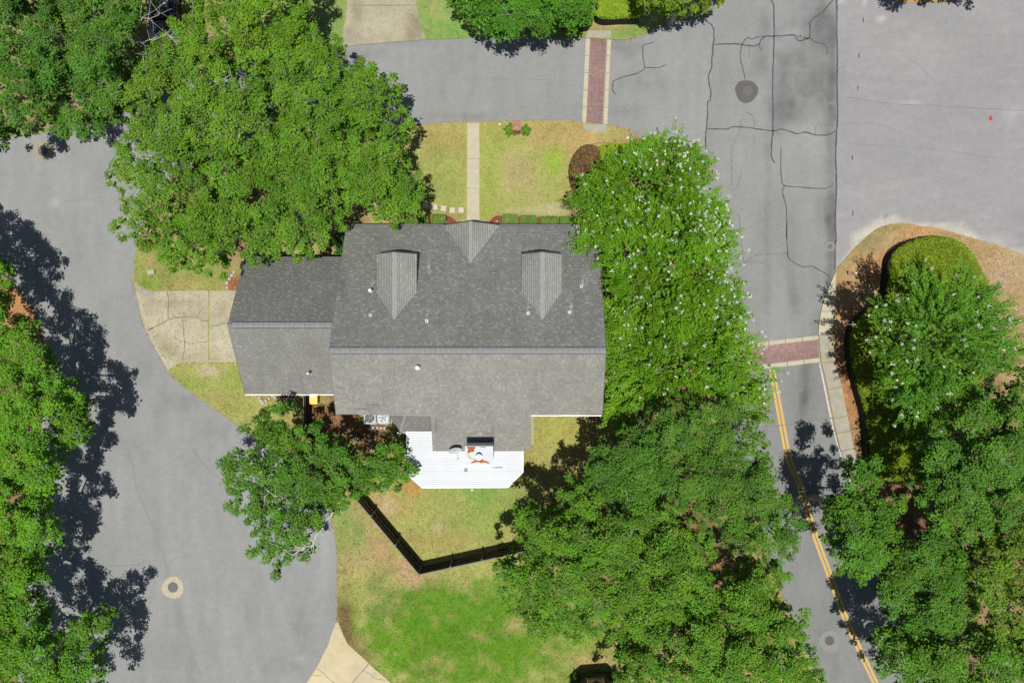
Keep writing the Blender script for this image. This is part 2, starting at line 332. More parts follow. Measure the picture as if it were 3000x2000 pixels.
def sheet(name, poly, z, colfn, mat_, res=.35, thick=.0, parent=None, jit=0.0, zfn=None):
    """flat sheet filling a pixel-space outline at ground height, vertex coloured, with a short skirt"""
    pw = []
    n = len(poly)
    for i in range(n):
        a = np.array(P(*poly[i])[:2]); b = np.array(P(*poly[(i + 1) % n])[:2]); L = np.linalg.norm(b - a); k = max(1, int(L / (res * .8)))
        for s in range(k):
            q = a + (b - a) * s / k
            if jit and max(abs(q[0]), abs(q[1])) < 60:
                q = q + jit * np.array([fbm(q[0] * 2.2, q[1] * 2.2, 3, 3) - .5, fbm(q[0] * 2.2, q[1] * 2.2, 9, 3) - .5]) * 2
            pw.append(q)
    pw = np.array(pw)
    x0, y0 = pw.min(0); x1, y1 = pw.max(0)
    gx, gy = np.meshgrid(np.arange(x0, x1, res), np.arange(y0, y1, res)); gx = gx.ravel(); gy = gy.ravel()
    gx = gx + (RNG.random(len(gx)) - .5) * res * .5; gy = gy + (RNG.random(len(gy)) - .5) * res * .5
    pl = [tuple(q) for q in pw]
    ok = inpoly(gx, gy, pl) & (polydist(gx, gy, [tuple(p) for p in pw[::max(1, len(pw) // 160)]]) > -1)
    gx, gy = gx[ok], gy[ok]; m = len(pw)
    co = [Vector((float(q[0]), float(q[1]))) for q in pw] + [Vector((float(a), float(b))) for a, b in zip(gx, gy)]
    vs, es, fs, *_ = delaunay_2d_cdt(co, [(i, (i + 1) % m) for i in range(m)], [], 1, 1e-5)
    V = np.array([(v[0], v[1], z) for v in vs]); px = V[:, 0] * F / H + 1500; py = -V[:, 1] * F / H + 1000
    col = colfn(px, py); Fc = [tuple(f) for f in fs]
    if thick:
        b = len(V); sk = np.array([(q[0], q[1], z) for q in pw]); V = np.vstack([V, sk, sk - (0, 0, thick)])
        cs = colfn(sk[:, 0] * F / H + 1500, -sk[:, 1] * F / H + 1000); col = np.vstack([col, cs, cs])
        Fc += [(b + i, b + (i + 1) % m, b + m + (i + 1) % m, b + m + i) for i in range(m)]
    return mk(name, V, Fc, mat_, parent, col)
def ribbon(name, pts, wid, z, mat_, parent=None, wob=.3, seed=0, jit=.03):
    pts = smooth(pts, False, 6); W = [P(*p)[:2] for p in pts]; V = []; n = len(W)
    for i in range(n):
        d = np.subtract(W[min(i + 1, n - 1)], W[max(i - 1, 0)]); d = d / (np.linalg.norm(d) + 1e-9); q = np.array([-d[1], d[0]])
        k = wid / 2 * (1 + wob * (2 * float(vnoise(i * .8, seed + .5, 4)) - 1)); o = q * jit * (2 * float(vnoise(i * .6, seed * 3 + 2.5, 8)) - 1)
        if i in (0, n - 1): k *= .4
        a = np.array(W[i]) + o; V += [(*(a + q * k), z), (*(a - q * k), z)]
    return mk(name, V, [(2 * i, 2 * i + 1, 2 * i + 3, 2 * i + 2) for i in range(n - 1)], mat_, parent)
def slab(name, quad, z0, z1, mat_, parent=None):
    b = MB(); b.prism([P(x, y)[:2] + (z0,) for x, y in quad], (0, 0, z1 - z0)); return b.build(name, mat_, parent)

# ------------------------------------------------------------------ ground, roads, lawns
g = mk('ground', [(-500, -500, -.06), (500, -500, -.06), (500, 500, -.06), (-500, 500, -.06)], [(0, 1, 2, 3)], None)
g.data.materials.append(mat('ground_soil', (.16, .13, .07), rough=1, nscale=.3, namp=.4, n2=(8, .3), bump=.5, bscale=6)); struct(g)
xs = np.arange(-44, 44.01, .28); ys = np.arange(-32, 32.01, .28); GX, GY = np.meshgrid(xs, ys); nx, ny = len(xs), len(ys)
V = np.stack([GX.ravel(), GY.ravel(), np.zeros(nx * ny)], 1); idx = np.arange(nx * ny).reshape(ny, nx)
Q = np.stack([idx[:-1, :-1], idx[:-1, 1:], idx[1:, 1:], idx[1:, :-1]], -1).reshape(-1, 4)
road = struct(mk('road', V, Q, M['road'], None, road_col(V[:, 0] * F / H + 1500, -V[:, 1] * F / H + 1000)))
STRIP = [(2083, -100), (2452, -100), (2452, 400), (2448, 500), (2450, 620), (2447, 795), (2418, 868), (2398, 950), (2397, 982), (2105, 1018), (2096, 800), (2080, 600), (2068, 480), (2075, 330), (2090, 200), (2090, 80)]
struct(sheet('road_lane', STRIP, .004, strip_col, M['road'], .25))
LOT_A = [(402, 721), (396, 755), (392, 788), (390, 822), (413, 918), (429, 971), (493, 1083), (504, 1101), (562, 1148), (634, 1201), (710, 1253), (800, 1325), (900, 1410), (955, 1480), (973, 1523), (984, 1568), (990, 1640), (989, 1702), (987, 1818),
         (1017, 1881), (1080, 1940), (1148, 2000), (1200, 2060), (1300, 2200), (2520, 2200), (2410, 2020), (2325, 1830), (2280, 1710), (2240, 1600), (2195, 1440), (2160, 1340), (2115, 1100), (2105, 1000), (2095, 800), (2060, 600), (1990, 480), (1920, 425), (1870, 402), (1844, 379), (1779, 368),
         (1705, 359), (1670, 355), (1603, 353), (1482, 355), (1404, 359), (1368, 360), (1312, 360), (1210, 371), (950, 385), (700, 420), (520, 500), (430, 620)]
LOT_B = [(-350, 420), (-60, 410), (0, 405), (100, 395), (300, 360), (500, 250), (800, 170), (1000, 138), (1100, 128), (1248, 117), (1402, 112), (1560, 112), (1718, 112), (1795, 117), (1848, 114), (1893, 98), (1937, 74), (2010, 60), (2070, 45), (2085, -20), (2085, -350), (-350, -350)]
LOT_D = [(2447, 793), (2464, 772), (2496, 734), (2528, 702), (2566, 672), (2608, 656), (2644, 653), (2687, 660), (2740, 667), (2804, 685), (2846, 695), (2900, 712), (3000, 745), (3100, 790), (3350, 900), (3350, 2200), (2850, 2200), (2690, 1925), (2610, 1745), (2530, 1520), (2458, 1310), (2445, 1265), (2404, 1062), (2397, 982), (2398, 950), (2418, 868)]
LOT_W = [(-350, 700), (-50, 760), (30, 820), (100, 910), (122, 980), (130, 1150), (110, 1400), (80, 1600), (60, 1800), (50, 2050), (40, 2250), (-350, 2250)]
LOT_N = [(2590, -350), (2595, -10), (2620, 3), (2670, 9), (2737, 7), (2800, 2), (2900, -8), (3350, -60), (3350, -350)]
lots = {}
for nm, poly in (('A', LOT_A), ('B', LOT_B), ('D', LOT_D), ('W', LOT_W), ('N', LOT_N)):
    lots[nm] = struct(sheet('lawn', poly, .05, lawn_col(nm), M['lawn'], .3, .05, None, .05))
# grass blades, uncountable
def blades(polys, n, seed):
    r = np.random.default_rng(seed); VV = []; CC = []
    for poly, cf, cnt, zf in polys:
        a = np.array(poly); x = r.uniform(max(-40, a[:, 0].min()), min(3040, a[:, 0].max()), cnt * 3); y = r.uniform(max(-40, a[:, 1].min()), min(2040, a[:, 1].max()), cnt * 3)
        ok = inpoly(x, y, poly); ok &= ~((x > 720) & (x < 1760) & (y > 665) & (y < 1320) & ~((x < 985) & (y > 1160)) & ~((x > 1555) & (y > 1215))) & ~((x > 1362) & (x < 1410) & (y > 355) & (y < 660))
        x, y = x[ok][:cnt], y[ok][:cnt]; c = cf(x, y); green = c[:, 1] / c.sum(1)
        k = len(x); X = (x - 1500) * H / F; Y = -(y - 1000) * H / F
        for b in range(2):
            th = r.uniform(0, 2 * np.pi, k); L = r.uniform(.05, .12, k); lean = r.uniform(.5, .95, k); wd = r.uniform(.012, .024, k)
            dx, dy = np.cos(th), np.sin(th); bx = X + r.normal(0, .04, k); by = Y + r.normal(0, .04, k); z0 = np.full(k, .045)
            p0 = np.stack([bx - dy * wd, by + dx * wd, z0], 1); p1 = np.stack([bx + dy * wd, by - dx * wd, z0], 1)
            p2 = np.stack([bx + dx * L * lean, by + dy * L * lean, z0 + L * np.sqrt(1 - lean ** 2) + .006], 1)
            VV.append(np.stack([p0, p1, p2], 1).reshape(-1, 3)); CC.append(c * r.uniform(.75, 1.35, (k, 1)) * np.stack([r.uniform(.9, 1.15, k), np.ones(k), r.uniform(.8, 1.2, k)], 1))
    V = np.concatenate(VV); return V, np.arange(len(V)).reshape(-1, 3), np.concatenate(CC)
V, T, cc = blades([(LOT_A, lawn_col('A'), 62000, 0), (LOT_B, lawn_col('B'), 9000, 0), (LOT_D, lawn_col('D'), 9000, 0)], 0, 4)
tag(mk('grass', V, T, M['grass'], None, cc, 'FACE'), 'short patchy lawn grass covering the yards around the house', 'grass', kind='stuff')

# concrete drives, walks, crosswalks
def drive(name, outlines, base, sd, patches=()):
    root = bpy.data.objects.new(name, None); C.objects.link(root); struct(root)
    for o in outlines: sheet('slab', o, .065, conc_col(base, sd, patches), M['conc'], .25, .07, root)
    return root
d1 = drive('driveway', [[(395, 829), (446, 855), (490, 852), (612, 851), (611, 1061), (527, 1063), (493, 1083), (470, 1045), (429, 971), (413, 918)], [(615, 851), (720, 851), (720, 1061), (614, 1061)]], (203, 193, 164), 61,
           [(510, 890, 70, 14, (178, 166, 138), .8), (450, 850, 40, 16, (182, 174, 160), .9), (560, 920, 60, 20, (184, 172, 142), .7), (500, 1020, 40, 30, (170, 158, 128), .8), (560, 1000, 60, 30, (212, 202, 170), .8), (570, 1040, 60, 18, (186, 174, 144), .6), (650, 910, 30, 20, (186, 174, 145), .7), (660, 1000, 40, 30, (214, 205, 176), .8), (430, 900, 16, 40, (188, 172, 150), .6)])
for i, (pts, wd) in enumerate([([(432, 966), (473, 949), (504, 932), (527, 930), (553, 928), (580, 930), (594, 938), (612, 940)], .09), ([(490, 852), (495, 882), (494, 936)], .05), ([(536, 936), (542, 998), (540, 1030), (535, 1060)], .045),
                               ([(616, 956), (638, 953), (652, 948), (668, 946), (700, 940)], .06), ([(509, 985), (527, 996), (562, 1006), (580, 1002), (610, 1003)], .035), ([(580, 930), (586, 918), (590, 905)], .04), ([(440, 985), (432, 970), (450, 960)], .05)]):
    ribbon('crack', pts, wd, .069, M['hair'] if i else mat('wide_crack', alb((168, 156, 130)), rough=.95, nscale=20, namp=.3), d1, .5, i)
d2 = drive('driveway', [[(984, 1822), (991, 1820), (1017, 1881), (1080, 1940), (1024, 2006), (1000, 2200), (840, 2200), (870, 2060), (900, 1996), (928, 1954), (963, 1884)], [(1082, 1942), (1148, 2000), (1260, 2120), (1300, 2200), (1003, 2200), (1027, 2006)]], (224, 208, 168), 67, [(1000, 1890, 20, 30, (218, 196, 150), .5)])
for i, pts in enumerate([[(928, 1956), (945, 1967), (960, 1982), (990, 2004)], [(1062, 1963), (1084, 1970), (1098, 1984), (1130, 1990)], [(914, 1975), (945, 1977)]]): ribbon('crack', pts, .03, .069, M['hair'], d2, .5, i + 30)
d3 = drive('driveway', [[(1017, 19), (1222, 19), (1232, 70), (1248, 117), (1100, 128), (1000, 138), (1008, 80), (1015, 50)], [(1018, 16), (1221, 16), (1216, -300), (1020, -300)]], (190, 180, 152), 73,
           [(1230, 60, 26, 60, (150, 142, 122), .8), (1210, 80, 40, 30, (168, 148, 120), .6), (1110, 70, 70, 30, (206, 196, 168), .8), (1030, 110, 30, 20, (170, 164, 150), .6), (1040, 40, 20, 50, (160, 152, 130), .6)])
wk = bpy.data.objects.new('walkway', None); C.objects.link(wk); struct(wk)
for y0, y1, m_ in ((362, 465, 'concw'), (466.5, 498, 'concw'), (498.6, 503, 'white'), (503.6, 552, 'concw'), (553.5, 645, 'concw')):
    xl = lambda y: 1369.5 - (y - 362) * 2 / 290
    slab('slab', [(xl(y0), y0), (1404, y0), (1405, y1), (xl(y1), y1)], -.02, .075, M['concw'] if m_ == 'concw' else M['step'], wk)
slab('slab', [(1351, 646), (1421, 646), (1424, 700), (1348, 700)], -.02, .08, M['concw'], wk)
def hexes(quad, z, size):
    a, b, c, d = [np.array(P(*q)[:2]) for q in quad]; L = np.linalg.norm(d - a); W = np.linalg.norm(b - a); V = []; Fc = []; col = []
    r = size / 2; du = r * math.sqrt(3); dv = r * 1.5; nu = int(W / du); nv = int(L / dv)
    for j in range(nv + 1):
        for i in range(nu + 1):
            u = (i + .5 + .5 * (j % 2)) * du; v = (j + .6) * dv
            if u > W - r * .7 or v > L - r * .8: continue
            s, t = u / W, v / L; q = a * (1 - s) * (1 - t) + b * s * (1 - t) + c * s * t + d * (1 - s) * t
            e1 = (b - a) / W; e2 = (d - a) / L; n = len(V)
            for k in range(6):
                an = math.pi / 6 + k * math.pi / 3; V.append((*(q + (e1 * math.cos(an) + e2 * math.sin(an)) * r * .86), z))
            for k in range(6):
                an = math.pi / 6 + k * math.pi / 3; V.append((*(q + (e1 * math.cos(an) + e2 * math.sin(an)) * r * .97), z - .02))
            Fc.append([n + k for k in range(6)]); Fc += [[n + k, n + 6 + k, n + 6 + (k + 1) % 6, n + (k + 1) % 6] for k in range(6)]
            cc = alb((168, 134, 126)) * random.uniform(.82, 1.18) * (1 + .5 * (float(fbm(q[0] * .5, q[1] * .5, 77, 3)) - .5)); col += [cc] * 7
    return V, Fc, col
def lerp(a, b, t): return (a[0] + (b[0] - a[0]) * t, a[1] + (b[1] - a[1]) * t)
def crosswalk(field, borders, extra, nslab):
    r = bpy.data.objects.new('crosswalk', None); C.objects.link(r); struct(r)
    slab('bed', field, -.02, .004, M['joint'], r)
    V, Fc, col = hexes(field, .016, .135)
    o = mk('brick_pavers', V, Fc, M['paver'], r, col, 'FACE'); o['kind'] = 'stuff'
    for (a, b, c, d) in borders:       # a-d one long edge, b-c the other
        for k in range(nslab):
            t0, t1 = k / nslab + .004, (k + 1) / nslab - .004
            slab('border_slab', [lerp(a, d, t0), lerp(b, c, t0), lerp(b, c, t1), lerp(a, d, t1)], -.02, .022, M['concw'], r)
    for e in extra: slab('end_slab', e, -.02, .08, M['concg'], r)
    return r
crosswalk([(1729, 113), (1779, 114), (1767, 364), (1717, 364)], [((1716, 113), (1728.5, 113), (1716.5, 364), (1705, 364)), ((1779.5, 114), (1790, 114), (1779, 366), (1767.5, 364))],
          [[(1721, 91.5), (1790, 91.5), (1790.5, 113), (1716, 112.5)], [(1705.5, 365), (1778.5, 367), (1774.5, 393), (1714, 386)]], 5)
crosswalk([(2105, 1029), (2398, 994), (2403, 1047), (2110, 1083)], [((2398, 982), (2398.5, 993.5), (2105, 1028.5), (2104, 1017)), ((2403, 1047.5), (2404, 1060), (2112, 1095), (2110, 1083.5))], [], 6)
sw = bpy.data.objects.new('sidewalk', None); C.objects.link(sw); struct(sw)
L1 = [(2446, 797), (2430, 835), (2415, 869), (2404, 912), (2398, 950), (2396.5, 981)]; R1 = [(2447, 800), (2446.5, 830), (2444, 870), (2442, 912), (2438, 946), (2435, 978)]
for k in range(5):
    e = .02
    slab('slab', [lerp(L1[k], L1[k + 1], e), lerp(R1[k], R1[k + 1], e), lerp(R1[k], R1[k + 1], 1 - e), lerp(L1[k], L1[k + 1], 1 - e)], -.02, .09, M['concw'], sw)
slab('slab', [(2398, 982.5), (2423, 980.5), (2431, 1057), (2405, 1060)], -.02, .092, M['concg'], sw); slab('slab', [(2423.6, 980.5), (2435.5, 979.5), (2447, 1055), (2431.6, 1057)], -.02, .088, M['concg'], sw)
L2 = [(2406, 1061.5), (2425, 1141), (2440, 1225), (2449, 1268), (2462, 1320), (2490, 1400)]; R2 = [(2443, 1064), (2465, 1132), (2481, 1218), (2490, 1262), (2500, 1312), (2530, 1392)]
for k in range(5):
    e = .012; slab('slab', [lerp(L2[k], L2[k + 1], e), lerp(R2[k], R2[k + 1], e), lerp(R2[k], R2[k + 1], 1 - e), lerp(L2[k], L2[k + 1], 1 - e)], -.02, .10, M['concg'], sw)
# painted lines, tar seams
YL = [(2261, 1080), (2285, 1210), (2312, 1346), (2344, 1424), (2388, 1568), (2429, 1679), (2473, 1800), (2515, 1895), (2560, 1990), (2620, 2110)]
for off in (-5.8, 5.8):
    ribbon('lane_line', [(x + off, y) for x, y in YL], .165, .006, M['yellow_line'], road, .12, int(off + 9), .01)
ribbon('edge_line', [(2402, 1062), (2411, 1105), (2424, 1170), (2436, 1230), (2446, 1268), (2470, 1350), (2530, 1520)], .16, .006, M['white_line'], road, .25, 3, .015)
def c3(pts): return [(2000 + x / 2.24, y / 2.24) for x, y in pts]
def c5(pts): return [(2000 + x / 2.24, 650 + y / 2.24) for x, y in pts]
CR = [(c3([(150, 130), (195, 175), (205, 230), (200, 300), (192, 380), (190, 440), (172, 500), (175, 560), (185, 600), (180, 660), (165, 670), (162, 760), (155, 850), (150, 950), (148, 1000)]), .11),
      (c3([(578, -60), (580, 0), (597, 40), (598, 240), (595, 400), (590, 600), (592, 860), (585, 930), (583, 1035), (608, 1070)]), .12),
      (c3([(205, 293), (330, 288), (440, 302), (495, 297), (515, 265), (545, 238), (600, 240), (720, 233), (752, 240), (775, 226), (795, 248), (832, 246), (835, 172), (830, 155), (860, 120), (910, 90), (935, 60), (990, 0)]), .11),
      (c3([(545, 238), (490, 245), (455, 258), (430, 248), (400, 270), (388, 300), (378, 380), (395, 450), (410, 525)]), .085), (c3([(437, 303), (437, 390)]), .07), (c3([(495, 297), (520, 338)]), .08),
      (c3([(740, 245), (760, 268), (800, 262), (835, 248)]), .11), (c3([(835, 250), (870, 278), (925, 290), (945, 320), (945, 360)]), .08),
      (c3([(1012, -60), (1012, 200), (1013, 400), (1015, 600), (1015, 800), (1010, 860), (1003, 1000), (1008, 1200), (1003, 1400), (1005, 1568)]) + c5([(1003, 150), (997, 315)]), .13),
      (c3([(160, 845), (280, 848), (340, 832), (470, 845), (590, 860), (650, 850), (755, 878), (800, 868), (875, 888), (955, 885), (1005, 858)]), .10), (c3([(1010, 803), (935, 818), (890, 812), (872, 840), (870, 880)]), .06),
      (c3([(412, 735), (455, 760), (472, 800), (468, 840)]), .06), (c3([(382, 790), (378, 840), (340, 940), (320, 980), (322, 1250)]), .05), (c3([(378, 1145), (360, 1220), (320, 1265)]), .05),
      (c3([(645, 965), (648, 1160), (672, 1218), (780, 1230), (930, 1237), (970, 1225), (990, 1205)]), .08), (c3([(672, 1218), (655, 1260), (680, 1370), (684, 1568)]), .08), (c5([(683, 0), (687, 200), (710, 250), (780, 292), (850, 292), (910, 325), (970, 360)]), .09),
      (c5([(687, 205), (500, 215), (440, 240), (400, 270), (350, 300)]), .07), (c5([(365, -60), (375, 0), (392, 200), (400, 280)]), .06), (c5([(400, 268), (480, 262), (540, 272)]), .045), (c3([(880, 605), (920, 540), (970, 480), (1015, 458), (1065, 430)]), .05),
      ([(1000 + x / 2.24, y / 2.24) for x, y in [(2055, 275), (1985, 298), (1978, 330), (1980, 380), (1990, 442), (1960, 475), (1800, 525), (1780, 560), (1785, 600), (1800, 620)]], .08), ([(1888, 197), (1920, 199), (1953, 191)], .075)]
for i, (pts, wd) in enumerate(CR): ribbon('crack_seal', pts, wd * .78, .010, M['tar'] if wd > .07 else M['hair'], road, .35, i, .035)
for i, (pts, wd) in enumerate([([(2190, 1250), (2270, 1247), (2330, 1240), (2390, 1230), (2450, 1222)], .04), ([(545, 1330), (470, 1370), (420, 1400)], .025), ([(300, 1658), (390, 1655), (430, 1640)], .03), ([(380, 1500), (350, 1525)], .02), ([(520, 1760), (540, 1830), (560, 1920), (590, 1980)], .05),
                               ([(2480, 285), (2560, 297), (2640, 306), (2760, 312), (2900, 320), (3010, 322)], .035), ([(2470, 360), (2560, 362), (2620, 380), (2640, 395)], .02), ([(2480, 420), (2600, 428), (2760, 440), (2900, 462), (3010, 470)], .02), ([(1270, 230), (1500, 232), (1700, 236)], .018), ([(1540, 230), (1545, 130)], .015), ([(2640, 160), (2690, 190), (2740, 240)], .018),
                               ([(373, 1308), (390, 1370), (400, 1430), (430, 1500), (470, 1600), (490, 1670)], .05), ([(380, 1310), (410, 1310)], .02), ([(560, 1310), (600, 1360), (640, 1400)], .03)]):
    ribbon('hairline_crack', pts, wd, .006, M['hair2'] if wd < .045 else mat('faded_crack', alb((152, 152, 153)), rough=.95), road, .6, i + 60, .05)
for (x, y0, y1) in ((1185, 118, 148), (1157, 352, 382), (1149, 565, 594), (1113, 1022, 1052), (1117, 1383, 1415)):
    slab('black_mark', [(2000 + (x - 4) / 2.24, y0 / 2.24), (2000 + (x + 4) / 2.24, y0 / 2.24), (2000 + (x + 3) / 2.24, y1 / 2.24), (2000 + (x - 4) / 2.24, y1 / 2.24)], .001, .007, M['tar'], road)
slab('red_mark', [(2897, 341), (2907, 340), (2907, 353), (2898, 353.5)], .001, .007, M['red'], road)
for q in ([(2073, 99), (2087, 100), (2087, 102), (2073, 101)], [(2381, 24), (2383, 24), (2383, 40), (2381, 40)], [(2773, 57), (2777, 56), (2772, 69), (2769, 69)], [(2382, 60), (2384, 60), (2384, 82), (2382, 82)], [(1904, 95), (1916, 95), (1916, 98), (1904, 98)], [(2423, 720), (2443, 721), (2443, 723), (2423, 722)]):
    slab('blue_mark', q, .005, .0125, M['blue'], road)

# manholes
def manhole(px, py, rr, lr, cm, label, off=(0, 0)):
    t = thing('manhole', label, 'manhole', P(px, py, .004), 0, 'manholes in the road'); b = MB(); n = 40; V = []
    rad = [rr * (1 + .05 * math.sin(3 * k / n * 6.28 + px) + random.uniform(-.025, .025)) for k in range(n)]
    for s, z in ((1.0, -.02), (1.0, .012), (.97, .016)): V += [(rad[k] * s * math.cos(6.2832 * k / n), rad[k] * s * math.sin(6.2832 * k / n), z) for k in range(n)]
    b.add(V, [(i * n + k, i * n + (k + 1) % n, (i + 1) * n + (k + 1) % n, (i + 1) * n + k) for i in range(2) for k in range(n)] + [tuple(2 * n + k for k in range(n))]); b.build('collar', cm, t)
    ox, oy = off; rg = MB(); rg.lathe([(lr + .045, .012), (lr + .045, .021), (lr + .012, .021), (lr + .012, .018)], (ox, oy, 0), 32); rg.build('frame_ring', M['iron'], t)
    l = MB(); l.lathe([(lr, .012), (lr, .024), (lr * .92, .024), (lr * .9, .020), (lr * .45, .020), (lr * .43, .025), (lr * .36, .025), (lr * .34, .020), (.001, .020)], (ox, oy, 0), 32)
    for k in range(8):
        a = k * math.pi / 4; l.box((ox + math.cos(a) * lr * .66, oy + math.sin(a) * lr * .66, .0225), (lr * .36, .022, .005), a)
    l.build('lid', M['iron'] if cm is not M['collar4'] else M['collar3'], t)
manhole(2187, 268, .76, .28, M['collar3'], 'manhole with a dark gravelly collar in the cracked lane', (.07, 0))
manhole(507, 1720, .74, .30, M['collar'], 'manhole with a bright cream collar in the turning circle at lower left', (0, .02))
manhole(126, 443, .68, .29, M['collar2'], 'manhole with a dull tan collar beside the trees at upper left', (0, 0))
manhole(2430, 1876, .70, .28, M['collar4'], 'manhole with a faint grey collar beside the double yellow line', (0, .02))
def valve(px, py, r, label):
    t = thing('valve_cover', label, 'valve cover', P(px, py, .004)); b = MB(); b.lathe([(r * 1.9, -.01), (r * 1.9, .010), (r * 1.2, .012), (r * 1.15, .009), (.001, .009)], n=18); b.build('collar', M['collar4'], t)
    l = MB(); l.lathe([(r, .0), (r, .016), (.001, .016)], n=18); l.build('lid', M['iron'], t)
valve(2345, 107, .10, 'small round valve cover where tar seams meet in the lane')
valve(2432, 722, .17, 'faint round cover beside the long tar seam, crossed by a blue mark')

# ------------------------------------------------------------------ the house
house = thing('house', 'grey shingled house with two front dormers, attached garage and white patio roof', 'house', (0, 0, 0))
FRONT = alb((167, 166, 160)); REAR = alb((173, 171, 162)); LIGHT = alb((198, 197, 188)); GFR = alb((164, 164, 159)); GRE = alb((171, 170, 163))
def px_of(p): k = F / (H - p[2]); return p[0] * k + 1500, -p[1] * k + 1000
STREAKS = [(1703, 790, 835, 3.5), (1667, 840, 910, 3.5), (1543, 875, 912, 3.5), (1249, 880, 938, 4), (1085, 875, 918, 4), (1087, 800, 850, 5), (1253, 720, 800, 6), (1400, 1262, 1278, 4)]
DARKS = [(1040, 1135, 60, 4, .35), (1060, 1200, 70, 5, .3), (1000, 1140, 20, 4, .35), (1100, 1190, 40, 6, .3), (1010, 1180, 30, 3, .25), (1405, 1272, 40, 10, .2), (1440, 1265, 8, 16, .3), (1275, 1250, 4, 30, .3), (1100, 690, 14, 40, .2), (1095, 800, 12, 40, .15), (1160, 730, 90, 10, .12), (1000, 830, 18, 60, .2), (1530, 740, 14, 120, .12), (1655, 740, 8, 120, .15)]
def shingles(name, poly, u, base, var, parent, up=None, expo=.142, seed=0, light=.22):
    r = random.Random(seed); poly = [Vector(p) for p in poly]; u = Vector(u).normalized()
    n = None
    for i in range(1, len(poly) - 1):
        n = (poly[i] - poly[0]).cross(poly[i + 1] - poly[0])
        if n.length > 1e-4: break
    n.normalize(); n = n if n.z > 0 else -n; v = n.cross(u); v = v if v.z > 0 else -v; o = poly[0]
    # deck slab
    d = MB(); d.prism([p - n * .12 for p in poly], n * .115); deck = d.build(name, M['deck'], parent)
    q = [((p - o).dot(u), (p - o).dot(v)) for p in poly]; v0 = min(a[1] for a in q); v1 = max(a[1] for a in q)
    def cuts(vv):
        xs = []
        for i in range(len(q)):
            (a, b), (c, e) = q[i], q[(i + 1) % len(q)]
            if (b > vv) != (e > vv): xs.append(a + (c - a) * (vv - b) / (e - b))
        return sorted(xs)
    V = []; Fc = []; col = []; row = 0; vv = v0
    while vv < v1 - .02:
        e = min(expo, v1 - vv); A = cuts(vv + e * .5); lo = cuts(vv + .002); hi = cuts(vv + e - .002); row += 1
        for k in range(0, len(A) - 1, 2):
            ok = len(lo) == len(A) == len(hi)
            l0, l1 = (lo[k], lo[k + 1]) if ok else (A[k], A[k + 1]); h0, h1 = (hi[k], hi[k + 1]) if ok else (A[k], A[k + 1])
            x = A[k]; tabs = [x]; x += r.uniform(.03, .25)
            while x < A[k + 1] - .06: tabs.append(x); x += r.choice((.09, .11, .14, .17, .22))
            tabs.append(A[k + 1])
            for i in range(len(tabs) - 1):
                a, b = tabs[i], tabs[i + 1]; la, lb = (l0 if i == 0 else a), (l1 if i == len(tabs) - 2 else b); ha, hb = (h0 if i == 0 else a), (h1 if i == len(tabs) - 2 else b)
                proud = r.random() < .45; hgt = .013 + (.008 if proud else 0) + r.uniform(0, .002)
                g_ = .004; p = [o + u * (la + g_) + v * vv + n * hgt, o + u * (lb - g_) + v * vv + n * hgt, o + u * (hb - g_) + v * (vv + e + .01) + n * .004, o + u * (ha + g_) + v * (vv + e + .01) + n * .004,
                                o + u * (la + g_) + v * (vv - .003) + n * .0, o + u * (lb - g_) + v * (vv - .003) + n * .0]
                b0 = len(V); V += [tuple(t) for t in p]; Fc += [(b0, b0 + 1, b0 + 2, b0 + 3), (b0 + 4, b0 + 5, b0 + 1, b0)]
                c = base * (1 + r.uniform(-var, var)) * (1 + (light if proud and r.random() < .45 else 0))
                c = c * np.array((1 + r.uniform(-.02, .03), 1, 1 - r.uniform(-.02, .04)))
                X, Y = px_of(p[0]); f = 1 + .20 * (float(fbm(X / 40, Y / 60, 91, 3)) - .5)
                for (sx, sa, sb, sw_) in STREAKS:
                    if sa < Y < sb and abs(X - sx) < sw_: f += .75 * (1 - abs(X - sx) / sw_ * .6) * (Y - sa) / (sb - sa)
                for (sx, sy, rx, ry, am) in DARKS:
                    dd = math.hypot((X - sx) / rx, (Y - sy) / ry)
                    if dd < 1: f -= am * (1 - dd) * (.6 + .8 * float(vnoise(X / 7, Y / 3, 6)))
                col += [c * f, c * f]
        vv += expo
    s = mk('shingles', V, np.array(Fc), M['shingle'], deck, col, 'FACE'); s['kind'] = 'stuff'
    return deck
mF = lambda x, y: (x, y, 7.27 - .574 * (y + .52)); mR = lambda x, y: (x, y, 7.27 - .457 * (-.52 - y))
shingles('front_roof', [mF(-10.41, 7.27), mF(5.34, 7.27), mF(5.34, -.52), mF(-10.41, -.52)], (1, 0, 0), FRONT, .11, house, seed=1, light=.24)
shingles('rear_roof', [mR(-10.41, -4.33), mR(-4.81, -4.33), mR(-4.81, -6.62), mR(1.08, -6.62), mR(1.08, -4.33), mR(5.34, -4.33), mR(5.34, -.52), mR(-10.41, -.52)], (1, 0, 0), REAR, .09, house, seed=2, light=.12)
gF = lambda x, y: (x, y, 5.6 - .682 * (y - .97)); gR = lambda x, y: (x, y, 5.6 - .682 * (.97 - y))
shingles('garage_front_roof', [gF(-16.81, 5.22), gF(-10.2, 5.22), gF(-10.2, .97), gF(-16.81, .97)], (1, 0, 0), GFR, .11, house, seed=3, light=.22)
shingles('garage_rear_roof', [gR(-16.81, -3.29), gR(-10.2, -3.29), gR(-10.2, .97), gR(-16.81, .97)], (1, 0, 0), GRE, .08, house, seed=4, light=.10)
shingles('bay_roof', [(-4.82, -5.69, 2.85), (-7.0, -5.69, 2.85), (-6.45, -4.0, 3.6), (-4.82, -4.0, 3.6)], (1, 0, 0), alb((146, 144, 138)), .08, house, seed=5, light=.2)
